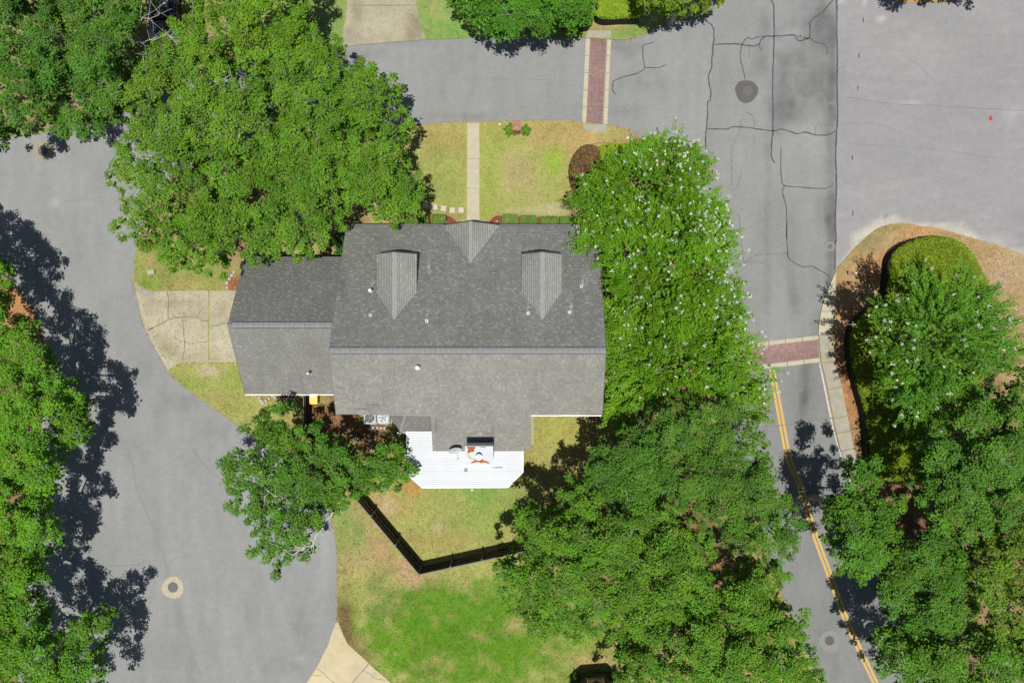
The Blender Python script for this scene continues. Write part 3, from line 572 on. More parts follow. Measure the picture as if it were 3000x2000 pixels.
shingles('bay_roof_side', [(-7.0, -5.69, 2.85), (-8.1, -4.05, 2.85), (-6.45, -4.0, 3.6)], Vector((-1.1, 1.64, 0)), alb((150, 148, 142)), .06, house, seed=6, light=.1)
hp = MB(); hp.tube([(-7.02, -5.7, 2.885), (-6.45, -4.0, 3.64)], .07, 4); hp.build('hip_cap', M['ridge_d'], house)
# gabled porch and dormers
def gable(name, xc, half, yf, ze, zr, seed, walls=True, yback_e=None, yback_r=None):
    root = bpy.data.objects.new(name, None); C.objects.link(root); root.parent = house
    yr = -.52 + (7.27 - zr) / .574; ye = -.52 + (7.27 - ze) / .574
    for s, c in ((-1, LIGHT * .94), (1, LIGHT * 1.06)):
        pl = [(xc + s * half, yf, ze), (xc + s * half, ye, ze), (xc, yr - .12, zr), (xc, yf, zr)] if ye < yf - .05 else [(xc + s * half, yf, ze), (xc, yr - .12, zr), (xc, yf, zr)]
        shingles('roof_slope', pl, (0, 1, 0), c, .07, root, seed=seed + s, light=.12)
    b = MB(); m = 14
    for k in range(m):
        y0 = yf + .02 + (yr - yf) * k / m; y1 = yf + (yr - yf) * (k + 1) / m - .012; L = 15
        for s in (-1, 1):
            sl_ = (zr - ze) / half; nx_, nz_ = .13 * math.cos(math.atan(sl_)), .13 * sl_ * math.cos(math.atan(sl_))
            b.add([(xc, y0, zr + .045), (xc, y1, zr + .034), (xc + s * nx_, y1, zr + .034 - nz_), (xc + s * nx_, y0, zr + .045 - nz_)], [(0, 1, 2, 3)])
    rc = b.build('ridge_cap', M['ridge_d'], root)
    if walls:
        hw = half - .1; w_ = MB(); zb = 7.27 - .574 * (yf - .12 + .52) - .3
        w_.prism([(xc - hw, yf - .12, zb), (xc + hw, yf - .12, zb), (xc + hw, yf - .12, ze - .02), (xc, yf - .12, zr - .16), (xc - hw, yf - .12, ze - .02)], (0, ye - yf + .2, 0)); w_.build('wall', M['siding'], root)
        f = MB(); f.box((xc, yf - .10, ze - .45), (1.0, .08, 1.0)); fr = f.build('window', M['white'], root)
        for sx in (-.22, .22):
            for sz in (-.22, .22):
                p_ = MB(); p_.box((xc + sx, yf - .055, ze - .45 + sz), (.38, .02, .38)); p_.build('pane', M['glass'], fr)
    tr = MB()
    for s in (-1, 1): tr.tube([(xc + s * half, yf + .03, ze - .06), (xc, yf + .03, zr - .06)], .05, 4)
    tr.build('rake_trim', M['deck'], root)
gable('dormer', -6.87, 1.2, 5.18, 5.27, 6.23, 20); gable('dormer', 1.77, 1.2, 5.18, 5.27, 6.23, 24)
gable('porch_gable', -2.53, 1.68, 7.29, 2.82, 4.23, 28, walls=False)
# ridges
def ridge(x0, x1, y, z, sF, sR, name, m):
    root = MB()
    n = int((x1 - x0) / .30)
    for k in range(n):
        a = x0 + (x1 - x0) * k / n + .004; b = x0 + (x1 - x0) * (k + 1) / n - .004; dz = random.uniform(0, .012)
        for s, sl_ in ((1, sF), (-1, sR)):
            root.add([(a, y, z + .10 + dz), (b, y, z + .095 + dz), (b, y + s * .165, z + .10 - .165 * sl_ * .75 + dz), (a, y + s * .165, z + .105 - .165 * sl_ * .75 + dz)], [(0, 1, 2, 3)])
    r_ = root.build(name, m, house); g_ = MB()
    for s, sl_ in ((1, sF), (-1, sR)):
        g_.prism([(x0, y + s * .12, z + .02 - .12 * sl_), (x0, y + s * .195, z + .02 - .195 * sl_), (x0, y + s * .195, z + .055 - .195 * sl_), (x0, y + s * .12, z + .055 - .12 * sl_)], (x1 - x0, 0, 0))
    g_.build('vent_gap_shadow', M['gap'], r_)  # black strips stand in for the shadow under the cap edges
ridge(-10.38, 5.3, -.52, 7.27, .574, .457, 'ridge_vent', M['ridge']); ridge(-16.5, -10.42, .97, 5.6, .682, .682, 'ridge_vent', M['ridge'])
# walls
def wallprism(name, yz, x0, x1, m=None):
    b = MB(); b.prism([(x0, y, z) for y, z in yz], (x1 - x0, 0, 0)); return b.build(name, m or M['siding'], house)
wallprism('wall', [(6.9, 0), (6.9, 2.72), (-.52, 6.98), (-4.0, 5.40), (-4.0, 0)], -10.1, 5.05)
wallprism('wall', [(-4.002, 0), (-4.002, 5.35), (-6.3, 4.35), (-6.3, 0)], -4.6, .88)
wallprism('wall', [(4.9, 0), (4.9, 2.62), (.97, 5.32), (-2.95, 2.62), (-2.95, 0)], -16.5, -10.102)
bw = MB(); bw.prism([(-7.0, -5.4, 0), (-4.602, -5.4, 0), (-4.602, -4.003, 0), (-7.9, -4.003, 0)], (0, 0, 2.7)); bw.build('wall', M['siding'], house)
def window(c, w_, h_, axis, sgn):
    f = MB(); d = (w_, .08, h_) if axis == 'y' else (.08, w_, h_); f.box(c, d); fr = f.build('window', M['white'], house)
    off = .036 * sgn; 
    for a in (-.25, .25):
        p_ = MB(); cc_ = (c[0] + a * w_, c[1] + off, c[2]) if axis == 'y' else (c[0] + off, c[1] + a * w_, c[2])
        p_.box(cc_, (w_ * .42, .02, h_ * .86) if axis == 'y' else (.02, w_ * .42, h_ * .86)); p_.build('pane', M['glass'], fr)
for x in (-8.6, -5.6, .6, 3.2): window((x, 6.9, 1.5), 1.2, 1.4, 'y', 1)
for x in (-9, 2.2, 4.0): window((x, -4.0, 1.6), 1.1, 1.3, 'y', -1)
for x in (-9, -7, 2.2, 4.0): window((x, -4.0, 4.1), 1.1, 1.2, 'y', -1)
for y in (5, 1.5, -2): window((5.05, y, 1.6), 1.1, 1.3, 'x', 1)
dr = MB(); dr.box((-2.53, 6.93, 1.05), (1.0, .08, 2.1)); do = dr.build('front_door', mat('door_paint', (.12, .03, .03), rough=.4, nscale=4, namp=.1), house)
dh = MB(); dh.tube([(-2.18, 6.99, 1.0), (-2.18, 7.03, 1.0)], .035, 8); dh.build('handle', M['galv'], do)
gd = MB(); gd.box((-16.52, .97, 1.1), (.06, 4.9, 2.2)); go = gd.build('garage_door', M['white'], house)
for k in range(4):
    p_ = MB(); p_.box((-16.56, .97, .30 + k * .53), (.03, 4.7, .48)); p_.build('panel', M['white'], go)
for x in (-3.9, -1.15):
    p_ = MB(); p_.box((x, 7.1, 1.35), (.14, .14, 2.7)); p_.build('porch_post', M['white'], house)
# gutters and fascia
def bar(name, a, b, wd, h_, m=None):
    mb = MB(); a = Vector(a); b = Vector(b); d = (b - a).normalized(); q = Vector((-d.y, d.x, 0)).normalized() * wd / 2
    mb.prism([a - q, a + q, a + q + Vector((0, 0, h_)), a - q + Vector((0, 0, h_))], b - a); return mb.build(name, m or M['white'], house)
bar('gutter', (-16.79, -3.355, 2.60), (-10.45, -3.355, 2.60), .06, .12); bar('gutter', (1.12, -4.39, 5.40), (5.30, -4.39, 5.40), .06, .12); bar('gutter', (-7.2, -5.75, 2.72), (-4.85, -5.75, 2.72), .08, .11)
bar('gutter', (-10.35, 7.33, 2.68), (-4.25, 7.33, 2.68), .09, .11, M['deck']); bar('gutter', (-.80, 7.33, 2.68), (5.30, 7.33, 2.68), .09, .11, M['deck']); bar('gutter', (-16.79, 5.28, 2.60), (-10.45, 5.28, 2.60), .09, .11, M['deck'])
bar('fascia', (-10.43, 7.25, 2.70), (-10.43, -.52, 7.16), .03, .10, M['woodcap']); bar('fascia', (-10.43, -.52, 7.16), (-10.43, -4.33, 5.42), .03, .10, M['woodcap']); bar('fascia', (5.36, 7.25, 2.70), (5.36, -.52, 7.16), .03, .10, M['woodcap']); bar('fascia', (5.36, -.52, 7.16), (5.36, -4.33, 5.42), .03, .10, M['woodcap'])
bar('fascia', (-16.83, 5.2, 2.62), (-16.83, .97, 5.48), .03, .11, M['woodcap']); bar('fascia', (-16.83, .97, 5.48), (-16.83, -3.27, 2.62), .03, .11, M['woodcap'])
# vents
def cap_vent(px, py, z, h_, r_):
    x, y, _ = P(px, py, z + h_); t = bpy.data.objects.new('vent_pipe', None); C.objects.link(t); t.parent = house; t.location = (x, y, z)
    a = MB(); a.lathe([(r_ * .62, -.15), (r_ * .62, h_ - .08), (.001, h_ - .08)], n=12); a.build('pipe', M['galv'], t)
    a = MB(); a.lathe([(r_ * .9, h_ - .10), (r_, h_ - .06), (r_ * .95, h_ - .02), (r_ * .5, h_ + .01), (.001, h_ + .015)], n=16); a.build('cap', M['cap'], t, True)
    a = MB(); sl_ = -.574 if y > -.5 and x > -10 else (.457 if x > -10 else .682); q = r_ * .9
    a.prism([(-q, -q * 1.3, .03 - q * 1.3 * sl_), (q, -q * 1.3, .03 - q * 1.3 * sl_), (q, q * 1.0, .03 + q * sl_), (-q, q * 1.0, .03 + q * sl_)], (0, 0, .01)); a.build('flashing', M['galv'], t)
def zroof(px, py, fn):
    z = 4
    for _ in range(20): p = P(px, py, z); z = fn(p[0], p[1])[2]
    return z
cap_vent(1083, 850, zroof(1087, 855, mF), .55, .12); cap_vent(1222, 1077, zroof(1224, 1075, mR), .5, .14); cap_vent(901, 1094, zroof(909, 1092, gR), .75, .085)
for (x, y) in ((1086, 922), (1251, 940), (1547, 917), (1668, 914), (1703, 838)):
    z = zroof(x, y, mF); t = bpy.data.objects.new('vent_pipe', None); C.objects.link(t); t.parent = house; t.location = P(x, y, z)
    a = MB(); a.prism([(-.10, -.12, .03 + .12 * .574), (.10, -.12, .03 + .12 * .574), (.10, .10, .03 - .10 * .574), (-.10, .10, .03 - .10 * .574)], (0, 0, .008)); a.build('flashing', M['galv'], t)
    a = MB(); n = 14
    a.lathe([(.075, -.1), (.075, .16), (.052, .16), (.052, .05), (.001, .05)], n=n); a.build('pipe', M['galv'], t)
    a = MB(); a.lathe([(.05, .05), (.05, .06), (.001, .061)], n=n); a.build('opening', M['black'], t)
# chimney chase
ch = bpy.data.objects.new('chimney', None); C.objects.link(ch); ch.parent = house
a = MB(); a.box((-1.90, -6.56, 4.4), (1.56, .98, 4.4)); a.build('chase', M['slate'], ch)
a = MB(); a.box((-1.90, -6.56, 6.63), (1.64, 1.06, .08)); a.build('cap', M['chase'], ch)
fl = MB(); fl.lathe([(.14, 0), (.14, .22), (.19, .22), (.19, .34), (.16, .36), (.001, .37)], (-1.90, -6.62, 6.67), 20); fl.build('flue', M['cap'], ch)
def blob(pts, z, name, parent, m):
    q = smooth(pts, True, 5); q = [(x + random.uniform(-.5, .5), y + random.uniform(-.5, .5)) for x, y in q]
    c_ = np.mean(q, 0); V = [P(x, y, z) for x, y in q] + [P(c_[0], c_[1], z)]; n = len(q)
    co = [Vector(v[:2]) for v in V[:-1]]; vs, es, fs, *_ = delaunay_2d_cdt(co, [(i, (i + 1) % n) for i in range(n)], [], 1, 1e-5)
    return mk(name, [(v[0], v[1], z) for v in vs], [tuple(f) for f in fs], m, parent)
zz = lambda p: [(1300 + x / 13.07, 1270 + y / 13.07) for x, y in p]
blob(zz([(880, 500), (1200, 500), (1170, 600), (1150, 680), (1040, 705), (960, 740), (925, 745), (905, 690), (940, 620), (920, 560)]), 6.676, 'rust_patch', ch, M['rust'])
blob(zz([(1370, 500), (1610, 500), (1540, 530), (1480, 518), (1410, 522)]), 6.676, 'rust_patch', ch, M['rust'])
blob(zz([(1025, 1120), (1140, 1040), (1240, 1000), (1260, 960), (1440, 950), (1540, 1020), (1680, 1060), (1760, 1110), (1690, 1130), (1560, 1100), (1450, 1120), (1330, 1085), (1220, 1090), (1120, 1120)]), 6.676, 'rust_patch', ch, M['rust'])
blob(zz([(905, 830), (950, 800), (990, 870), (1060, 940), (1150, 975), (1260, 955), (1250, 985), (1120, 1000), (1010, 950), (950, 890)]), 6.676, 'rust_patch', ch, mat('rust_light', (.42, .20, .05), rough=.9, nscale=12, namp=.3))
# white patio roof with ribs
pr = bpy.data.objects.new('patio_roof', None); C.objects.link(pr); pr.parent = house
PO = [(1193, 1262), (1532, 1262), (1532, 1382), (1487, 1427), (1237, 1428), (1205, 1397), (1193, 1397)]
PO = [(1193, 1262), (1532, 1262), (1532, 1382), (1487, 1427), (1237, 1428), (1193, 1388)]
zp = lambda y: 2.95 + .035 * (y + 5.5)
pw_ = [P(x, y, 2.85)[:2] for x, y in PO]; pw3 = [(x, y, zp(y)) for x, y in pw_]
a = MB(); a.prism(pw3, (0, 0, -.07)); a.build('panel_deck', M['seam'], pr)
y = pw3[0][1]
def span(y):
    xs_ = []
    for i in range(len(pw_)):
        (xa, ya), (xb, yb) = pw_[i], pw_[(i + 1) % len(pw_)]
        if (ya > y) != (yb > y): xs_.append(xa + (xb - xa) * (y - ya) / (yb - ya))
    return sorted(xs_)
while y > pw3[3][1] + .02:
    y1 = max(y - .139, pw3[3][1] + .004); A, B = span(y - .009), span(y1 + .004); y_a, y_b = y - .009, y1 + .004
    if len(A) == 2 and len(B) == 2:
        dz = random.uniform(0, .004); pb = MB(); pb.prism([(A[0], y_a, zp(y_a) + .002), (A[1], y_a, zp(y_a) + .002), (B[1], y_b, zp(y_b) + .002), (B[0], y_b, zp(y_b) + .002)], (0, 0, .022 + dz)); pb.build('panel', M['panel'], pr)
    y = y1 if y1 > pw3[3][1] + .005 else -99
e = MB()
for i in range(1, 6):
    A, B = Vector(pw3[i]), Vector(pw3[(i + 1) % 6]); d = (B - A).normalized(); q = Vector((-d.y, d.x, 0)) * .035
    e.prism([A - q + Vector((0, 0, -.10)), A + q + Vector((0, 0, -.10)), A + q + Vector((0, 0, .02)), A - q + Vector((0, 0, .02))], B - A)
e.build('edge_trim', M['white'], pr)
for (x, y) in ((1240, 1420), (1484, 1420), (1360, 1422), (1200, 1385), (1526, 1378)):
    p = P(x, y, 2.85); a = MB(); a.box((p[0], p[1] + .1, 1.35), (.1, .1, 2.7)); a.build('post', M['white'], pr)
p = P(1365, 1376, 2.9); a = MB(); a.box((p[0], p[1], zp(p[1]) + .03), (.22, .24, .014)); a.build('patch', M['collar2'], pr)
p = P(1456, 1369, 2.9); a = MB(); a.tube([(p[0] - .36, p[1] - .01, zp(p[1]) + .035), (p[0], p[1] + .005, zp(p[1]) + .035), (p[0] + .36, p[1] + .01, zp(p[1]) + .035)], [.008, .024, .02], 6); tag(a.build('stick', M['black']), 'dark stick lying on the white patio roof', 'stick')
ps = MB(); ps.prism([(x, y, -.02) for x, y in pw_], (0, 0, .12)); ps.build('patio_slab', M['concg'], house)
# satellite dish
dc = P(1333, 1318, 5.05); dish = thing('satellite_dish', 'grey satellite dish on the rear roof edge beside the rusty chimney', 'satellite dish', (dc[0], dc[1], 4.55))
nrm = Vector((.16, -.80, .52)).normalized(); e1 = Vector((.93, .32, .16)); e1 = (e1 - nrm * e1.dot(nrm)).normalized(); e2 = nrm.cross(e1); V = []; Fc = []; n = 28; o = Vector((0, 0, .5))
for j, rr in enumerate((.02, .12, .22, .32, .385, .395, .385)):
    dz = .30 * rr * rr - (.03 if j == 6 else 0)
    V += [tuple(o + e1 * rr * math.cos(6.2832 * k / n) + e2 * rr * .88 * math.sin(6.2832 * k / n) + nrm * dz) for k in range(n)]
Fc = [(i * n + k, i * n + (k + 1) % n, (i + 1) * n + (k + 1) % n, (i + 1) * n + k) for i in range(6) for k in range(n)] + [tuple(range(n))]
mk('reflector', V, Fc, M['dish'], dish, sm=True)
lg = MB()
for k, (s0, s1) in enumerate(((-.10, -.04), (-.03, .02), (.03, .06), (.08, .12))):
    lg.add([tuple(o + e1 * s + e2 * t_ + nrm * .035) for s, t_ in ((s0, .10), (s1, .10), (s1, .13), (s0, .13))], [(0, 1, 2, 3)])
lg.build('face_mark', M['black'], dish)
tip = o + nrm * .42 + e2 * (-.34 if e2.z > 0 else .34); low = o + e2 * (-.36 if e2.z > 0 else .36)
a = MB(); a.tube([low, tip], .018, 6); a.build('arm', M['galv'], dish); a = MB(); a.tube([tip - nrm * .05 + e1 * .05, tip + nrm * .06 - e1 * .03], [.03, .045], 8); a.build('receiver', M['galv'], dish)
a = MB(); a.tube([(0, .05, .0), (0, .06, .35), o - nrm * .05], .025, 8); a.build('mast', M['galv'], dish)

# ------------------------------------------------------------------ fences
def fence(label, pts, side, zt=1.9, name='wooden_fence', cat='fence', pst=2.45):
    root = thing(name, label, cat, (0, 0, 0)); pm = None; rnd = random.Random(5)
    for i in range(len(pts) - 1):
        a = Vector(P(*pts[i], zt)[:2]); b = Vector(P(*pts[i + 1], zt)[:2]); L = (b - a).length; d = (b - a) / L; q = Vector((-d.y, d.x)) * side; an = math.atan2(d.y, d.x)
        npst = max(1, round(L / pst))
        for k in range(npst + (1 if i == len(pts) - 2 else 0)):
            c_ = a + d * (L * k / npst) + q * .10; mb = MB(); mb.box((c_.x, c_.y, zt * .5 + .02), (.10, .10, zt + .04), an, bev=.012); mb.build('post', M['woodcap'], root)
        for zr_ in (.35, 1.0, 1.62):
            c_ = (a + b) / 2 + q * .055; mb = MB(); mb.box((c_.x, c_.y, zr_), (L, .045, .09), an); mb.build('rail', M['wood'], root)
        c_ = (a + b) / 2 + q * .03; mb = MB(); mb.box((c_.x, c_.y, zt - .03 + .02), (L, .055, .03), an); mb.build('top_rail', M['woodcap'], root)
        npk = int(L / .148)
        for k in range(npk):
            c_ = a + d * ((k + .5) * L / npk)
            if pm is None:
                mb = MB(); mb.box((0, 0, 0), (.138, .02, zt - .06), 0); o_ = mb.build('picket', M['wood'], root); pm = o_.data
            else: o_ = link('picket', pm, None, root)
            o_.location = (c_.x, c_.y, (zt - .06) / 2 + rnd.uniform(0, .012)); o_.rotation_euler = (0, 0, an)
    return root
fence('dark wooden picket fence enclosing the back yard, bent to a corner on the lawn', [(888, 1158), (888, 1268), (1012, 1428), (1227, 1684), (1506, 1623), (1640, 1592)], 1)
fence('short brown wooden fence beside the dark parked car at the top edge', [(566, -120), (566, 60)], -1, 1.8)

# ------------------------------------------------------------------ vegetation
def rhombi(c, n, L, W, r, droop=0.0):
    k = len(c); t = r.normal(size=(k, 3)); t -= n * (t * n).sum(1, keepdims=True); t /= np.linalg.norm(t, axis=1, keepdims=True) + 1e-9
    b = np.cross(n, t); L = np.asarray(L).reshape(-1, 1); W = np.asarray(W).reshape(-1, 1)
    V = np.stack([c - t * L / 2, c + b * W / 2 + n * W * .15, c + t * L / 2, c - b * W / 2 + n * W * .15], 1)
    return V.reshape(-1, 3)
def scatter(poly, gap, seed):
    a = np.array(poly); r = np.random.default_rng(seed); x0, y0 = a.min(0); x1, y1 = a.max(0); area = (x1 - x0) * (y1 - y0); n = int(area / gap ** 2 * 7)
    xs = r.uniform(x0, x1, n); ys = r.uniform(y0, y1, n); ok = inpoly(xs, ys, poly); xs, ys = xs[ok], ys[ok]; keep = []; grid = {}
    for i in range(len(xs)):
        gx, gy = int(xs[i] // gap), int(ys[i] // gap); bad = False
        for ii in (gx - 1, gx, gx + 1):
            for jj in (gy - 1, gy, gy + 1):
                for k in grid.get((ii, jj), ()):
                    if (xs[k] - xs[i]) ** 2 + (ys[k] - ys[i]) ** 2 < gap * gap: bad = True; break
        if not bad: keep.append(i); grid.setdefault((gx, gy), []).append(i)
    return xs[keep], ys[keep]
def px2w(x, y, z): k = (H - z) / F; return np.stack([(x - 1500) * k, -(y - 1000) * k, z], -1)
HOUSEBOX = None
def tubes(segs, n=4):
    """segs: list of (points array, radii) -> V, F"""
    V = []; Fc = []
    for pts, rad in segs:
        pts = np.asarray(pts, float); m = len(pts); d = np.gradient(pts, axis=0); d /= np.linalg.norm(d, axis=1, keepdims=True) + 1e-9
        a = np.cross(d, (.13, .21, .97)); a /= np.linalg.norm(a, axis=1, keepdims=True) + 1e-9; b = np.cross(d, a); o = len(V) if isinstance(V, list) else 0
        base = sum(len(v) for v in V)
        ring = np.stack([pts + (a * math.cos(2 * math.pi * k / n) + b * math.sin(2 * math.pi * k / n)) * np.asarray(rad)[:, None] for k in range(n)], 1).reshape(-1, 3)
        V.append(ring)
        i = np.arange(m - 1)[:, None] * n; k = np.arange(n)[None]; k2 = (np.arange(n) + 1)[None] % n
        Fc.append(np.stack([i + k, i + k2, i + n + k2, i + n + k], -1).reshape(-1, 4) + base)
    return np.concatenate(V), np.concatenate(Fc)
def tree(label, outline, ze, zt, col, seed, name='oak_tree', group=None, gap=.54, dens=900, leaf=(.128, .070), style='oak', flowers=None, var=.22, twigs=1.0, shoot=(.45, .95), per=26, inner=60, m='leaf', clump=(.34, .66), holes=(), lump=.55, spread=1.0):
    r = np.random.default_rng(seed); poly = smooth(outline, True, 3); poly = [(x + 9 * math.sin(i * 2.3 + seed) + 5 * math.sin(i * 5.1), y + 9 * math.cos(i * 1.7 + seed) + 5 * math.cos(i * 4.3)) for i, (x, y) in enumerate(poly)]
    xs, ys = scatter(poly, gap * 46, seed)
    if holes:
        ok = np.ones(len(xs), bool)
        for (hx, hy, hr) in holes: ok &= np.hypot(xs - hx, ys - hy) > hr
        xs, ys = xs[ok], ys[ok]
    d = polydist(xs, ys, poly); dm = max(60., np.percentile(d, 97)); t = np.clip(d / dm, 0, 1)
    zc = ze + (zt - ze) * np.sqrt(t * (2 - t)) + r.normal(0, .26, len(xs)) + lump * 3.4 * (fbm(xs / 95, ys / 95, seed, 2) - .5) * np.clip(t * 2, .2, 1)
    sx_, sy_ = scatter(poly, (2.5 if style == 'oak' else 2.0) * 46, seed + 1000)
    if len(sx_) > 3:
        D = np.sort(np.hypot(xs[:, None] - sx_[None], ys[:, None] - sy_[None]), 1); val = np.clip(1 - (D[:, 1] - D[:, 0]) / 48., 0, 1) ** 1.3
        zc = zc + .45 - (1.1 if style == 'oak' else .7) * val - .25 * np.clip(D[:, 0] / 70, 0, 1.5) ** 2; keep_ = (r.random(len(xs)) > .08 * val)
        if style != 'oak': keep_ &= d > 13
        xs, ys, zc, t, d = xs[keep_], ys[keep_], zc[keep_], t[keep_], d[keep_]
    zc = np.maximum(zc, .6); cen = px2w(xs, ys, zc); R = r.uniform(clump[0], clump[1], len(xs)) * np.clip(.62 + t * 1.2, .62, 1)
    cx, cy = cen[:, 0].mean(), cen[:, 1].mean(); base = (cx, cy, 0); root = thing(name, label, 'tree', base, 0, group); off = np.array([cx, cy, 0.])
    ccol = LEAFB * (1 if style == 'oak' else .93) * alb(col)[None] * (np.array([.85, 1.0, .42]) if style == 'oak' else np.array([.98, 1.0, .50])) * (1 + r.uniform(-var, var, (len(xs), 1))) * np.stack([1 + r.uniform(-.10, .14, len(xs)), np.ones(len(xs)), 1 + r.uniform(-.2, .2, len(xs))], 1)
    VV = []; CC = []; fl = []
    if style == 'oak':
        cnt = np.maximum(30, (dens * R ** 2)).astype(int); ci = np.repeat(np.arange(len(xs)), cnt); N = len(ci)
        dr_ = r.normal(size=(N, 3)); dr_ /= np.linalg.norm(dr_, axis=1, keepdims=True); low = dr_[:, 2] < -.35; dr_[low, 2] *= -1
        # sub-lobes make the clump outline ragged
        sub = r.normal(size=(len(xs), 5, 3)); sub /= np.linalg.norm(sub, axis=2, keepdims=True); sub[:, :, 2] = np.abs(sub[:, :, 2]) * .8
        si = r.integers(0, 5, N); off2 = sub[ci, si] * (R[ci] * .55)[:, None]
        rad = R[ci] * (.62 * r.uniform(.35, 1.05, N) ** .6 + .30 * r.random(N) ** 4)
        pos = cen[ci] + off2 * np.array([1, 1, .75]) + dr_ * rad[:, None] * np.array([1.05, 1.05, .7])
        nrm_ = dr_ * .40 + np.array([0, 0, .85]) + r.normal(0, .32, (N, 3)); nrm_ /= np.linalg.norm(nrm_, axis=1, keepdims=True)
        VV = rhombi(pos, nrm_, r.uniform(leaf[0] * .5, leaf[0] * 1.5, N), r.uniform(leaf[1] * .5, leaf[1] * 1.5, N), r)
        CC = ccol[ci] * r.uniform(.72, 1.3, (N, 1))
        ki = np.repeat(np.arange(len(xs)), np.maximum(10, 40 * R ** 2 / .4).astype(int)); K = len(ki)      # inner fill leaves, tinted darker so gaps in the crown read as shade
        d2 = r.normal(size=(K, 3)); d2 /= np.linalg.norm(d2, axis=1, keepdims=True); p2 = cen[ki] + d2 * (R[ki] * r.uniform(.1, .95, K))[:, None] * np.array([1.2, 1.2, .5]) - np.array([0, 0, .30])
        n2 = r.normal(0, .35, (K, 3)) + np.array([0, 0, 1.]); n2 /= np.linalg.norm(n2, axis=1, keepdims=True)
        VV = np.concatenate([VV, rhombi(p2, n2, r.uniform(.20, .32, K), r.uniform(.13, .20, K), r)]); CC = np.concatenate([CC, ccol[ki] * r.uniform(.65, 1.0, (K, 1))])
    else:  # crape myrtle: leafy shoots growing outward and up
        top = np.array([cx, cy, ze - 1.2]); ns = np.maximum(4, (spread * 21 * R ** 2 / .4)).astype(int); ci = np.repeat(np.arange(len(xs)), ns); K = len(ci)
        o_ = cen[ci] + r.normal(0, .34, (K, 3)) * np.array([1, 1, .6]); dd = (o_ - top); dd[:, 2] = np.abs(dd[:, 2]) * .55 + .35; dd /= np.linalg.norm(dd, axis=1, keepdims=True)
        dd += r.normal(0, .33, (K, 3)); dd /= np.linalg.norm(dd, axis=1, keepdims=True); Ls = r.uniform(shoot[0], shoot[1], K)
        tt = np.tile((np.arange(per) + .5) / per, (K, 1)) + r.uniform(-.02, .02, (K, per)); side = np.where(np.arange(per) % 2 == 0, 1., -1.)[None]
        up = np.array([0, 0, 1.]); q = np.cross(dd, up); q /= np.linalg.norm(q, axis=1, keepdims=True) + 1e-9; nn = np.cross(q, dd)
        wl = (leaf[0] * (1.15 - .6 * tt))[..., None]; mid = o_[:, None] + dd[:, None] * (tt * Ls[:, None])[..., None] - up * (tt ** 2 * .10)[..., None]
        lp = mid + q[:, None] * side[..., None] * wl * .55 + r.normal(0, .02, (K, per, 3)); lp = lp.reshape(-1, 3); N = len(lp)
        t_ = (q[:, None] * side[..., None] + dd[:, None] * .55 + r.normal(0, .25, (K, per, 3))).reshape(-1, 3); t_ /= np.linalg.norm(t_, axis=1, keepdims=True)
        n_ = np.repeat(nn[:, None], per, 1).reshape(-1, 3) + r.normal(0, .32, (N, 3)); b_ = np.cross(n_, t_); b_ /= np.linalg.norm(b_, axis=1, keepdims=True) + 1e-9
        LL = r.uniform(.8, 1.2, N)[:, None] * wl.reshape(-1, 1); WW = LL * .52
        VV = np.stack([lp - t_ * LL / 2, lp + b_ * WW / 2, lp + t_ * LL / 2, lp - b_ * WW / 2], 1).reshape(-1, 3)
        CC = np.repeat(ccol[ci], per, 0) * r.uniform(.75, 1.25, (N, 1)); tips = o_ + dd * Ls[:, None]; fl = tips
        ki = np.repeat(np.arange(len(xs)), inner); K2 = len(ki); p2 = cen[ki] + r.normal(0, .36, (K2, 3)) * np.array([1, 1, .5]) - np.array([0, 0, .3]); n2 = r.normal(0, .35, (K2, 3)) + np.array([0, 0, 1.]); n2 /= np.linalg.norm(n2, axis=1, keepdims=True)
        VV = np.concatenate([VV, rhombi(p2, n2, r.uniform(.2, .34, K2), r.uniform(.14, .22, K2), r)]); CC = np.concatenate([CC, ccol[ki] * r.uniform(.6, .95, (K2, 1))])  # inner fill leaves get a darker tint, shade put into their colour
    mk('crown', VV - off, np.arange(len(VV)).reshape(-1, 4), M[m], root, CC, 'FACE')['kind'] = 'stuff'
    if flowers is not None and len(fl):
        fx = fl[:, 0] * F / (H - fl[:, 2]) + 1500; fy = -fl[:, 1] * F / (H - fl[:, 2]) + 1000; pr_ = flowers(fx, fy); sel = r.random(len(fl)) < pr_; f = fl[sel]; k = 26
        fs_ = r.uniform(.5, 1.25, len(f))
        p = np.repeat(f, k, 0) + r.normal(0, .050, (len(f) * k, 3)) * np.repeat(fs_, k)[:, None] * np.array([1, 1, 1.1]) + np.array([0, 0, .04]); n_ = r.normal(size=p.shape) + np.array([0, 0, .8]); n_ /= np.linalg.norm(n_, axis=1, keepdims=True)
        Vf = rhombi(p, n_, r.uniform(.04, .07, len(p)), r.uniform(.03, .06, len(p)), r); mk('blossom', Vf - off, np.arange(len(Vf)).reshape(-1, 4), M['petal'], root)['kind'] = 'stuff'
    # trunk with limbs
    segs = []; zb = ze * .45; tr = .16 + .012 * len(xs) ** .5
    ntr = 1 if style == 'oak' else 4
    for k in range(ntr):
        o2 = np.array([r.normal(0, .25), r.normal(0, .25), 0]) * (ntr > 1)
        segs.append((np.array([o2, o2 + [r.normal(0, .08), r.normal(0, .08), zb * .5], o2 * 1.5 + [0, 0, zb + .3]]), np.array([tr, tr * .8, tr * .7]) / (1 if ntr == 1 else 2)))
    nl = min(len(xs), 14 if style == 'oak' else 9); near = np.where(np.hypot(cen[:, 0] - cx, cen[:, 1] - cy) < .6 * np.percentile(np.hypot(cen[:, 0] - cx, cen[:, 1] - cy), 90))[0]; nl = min(nl, len(near)); pick = r.choice(near, nl, replace=False)
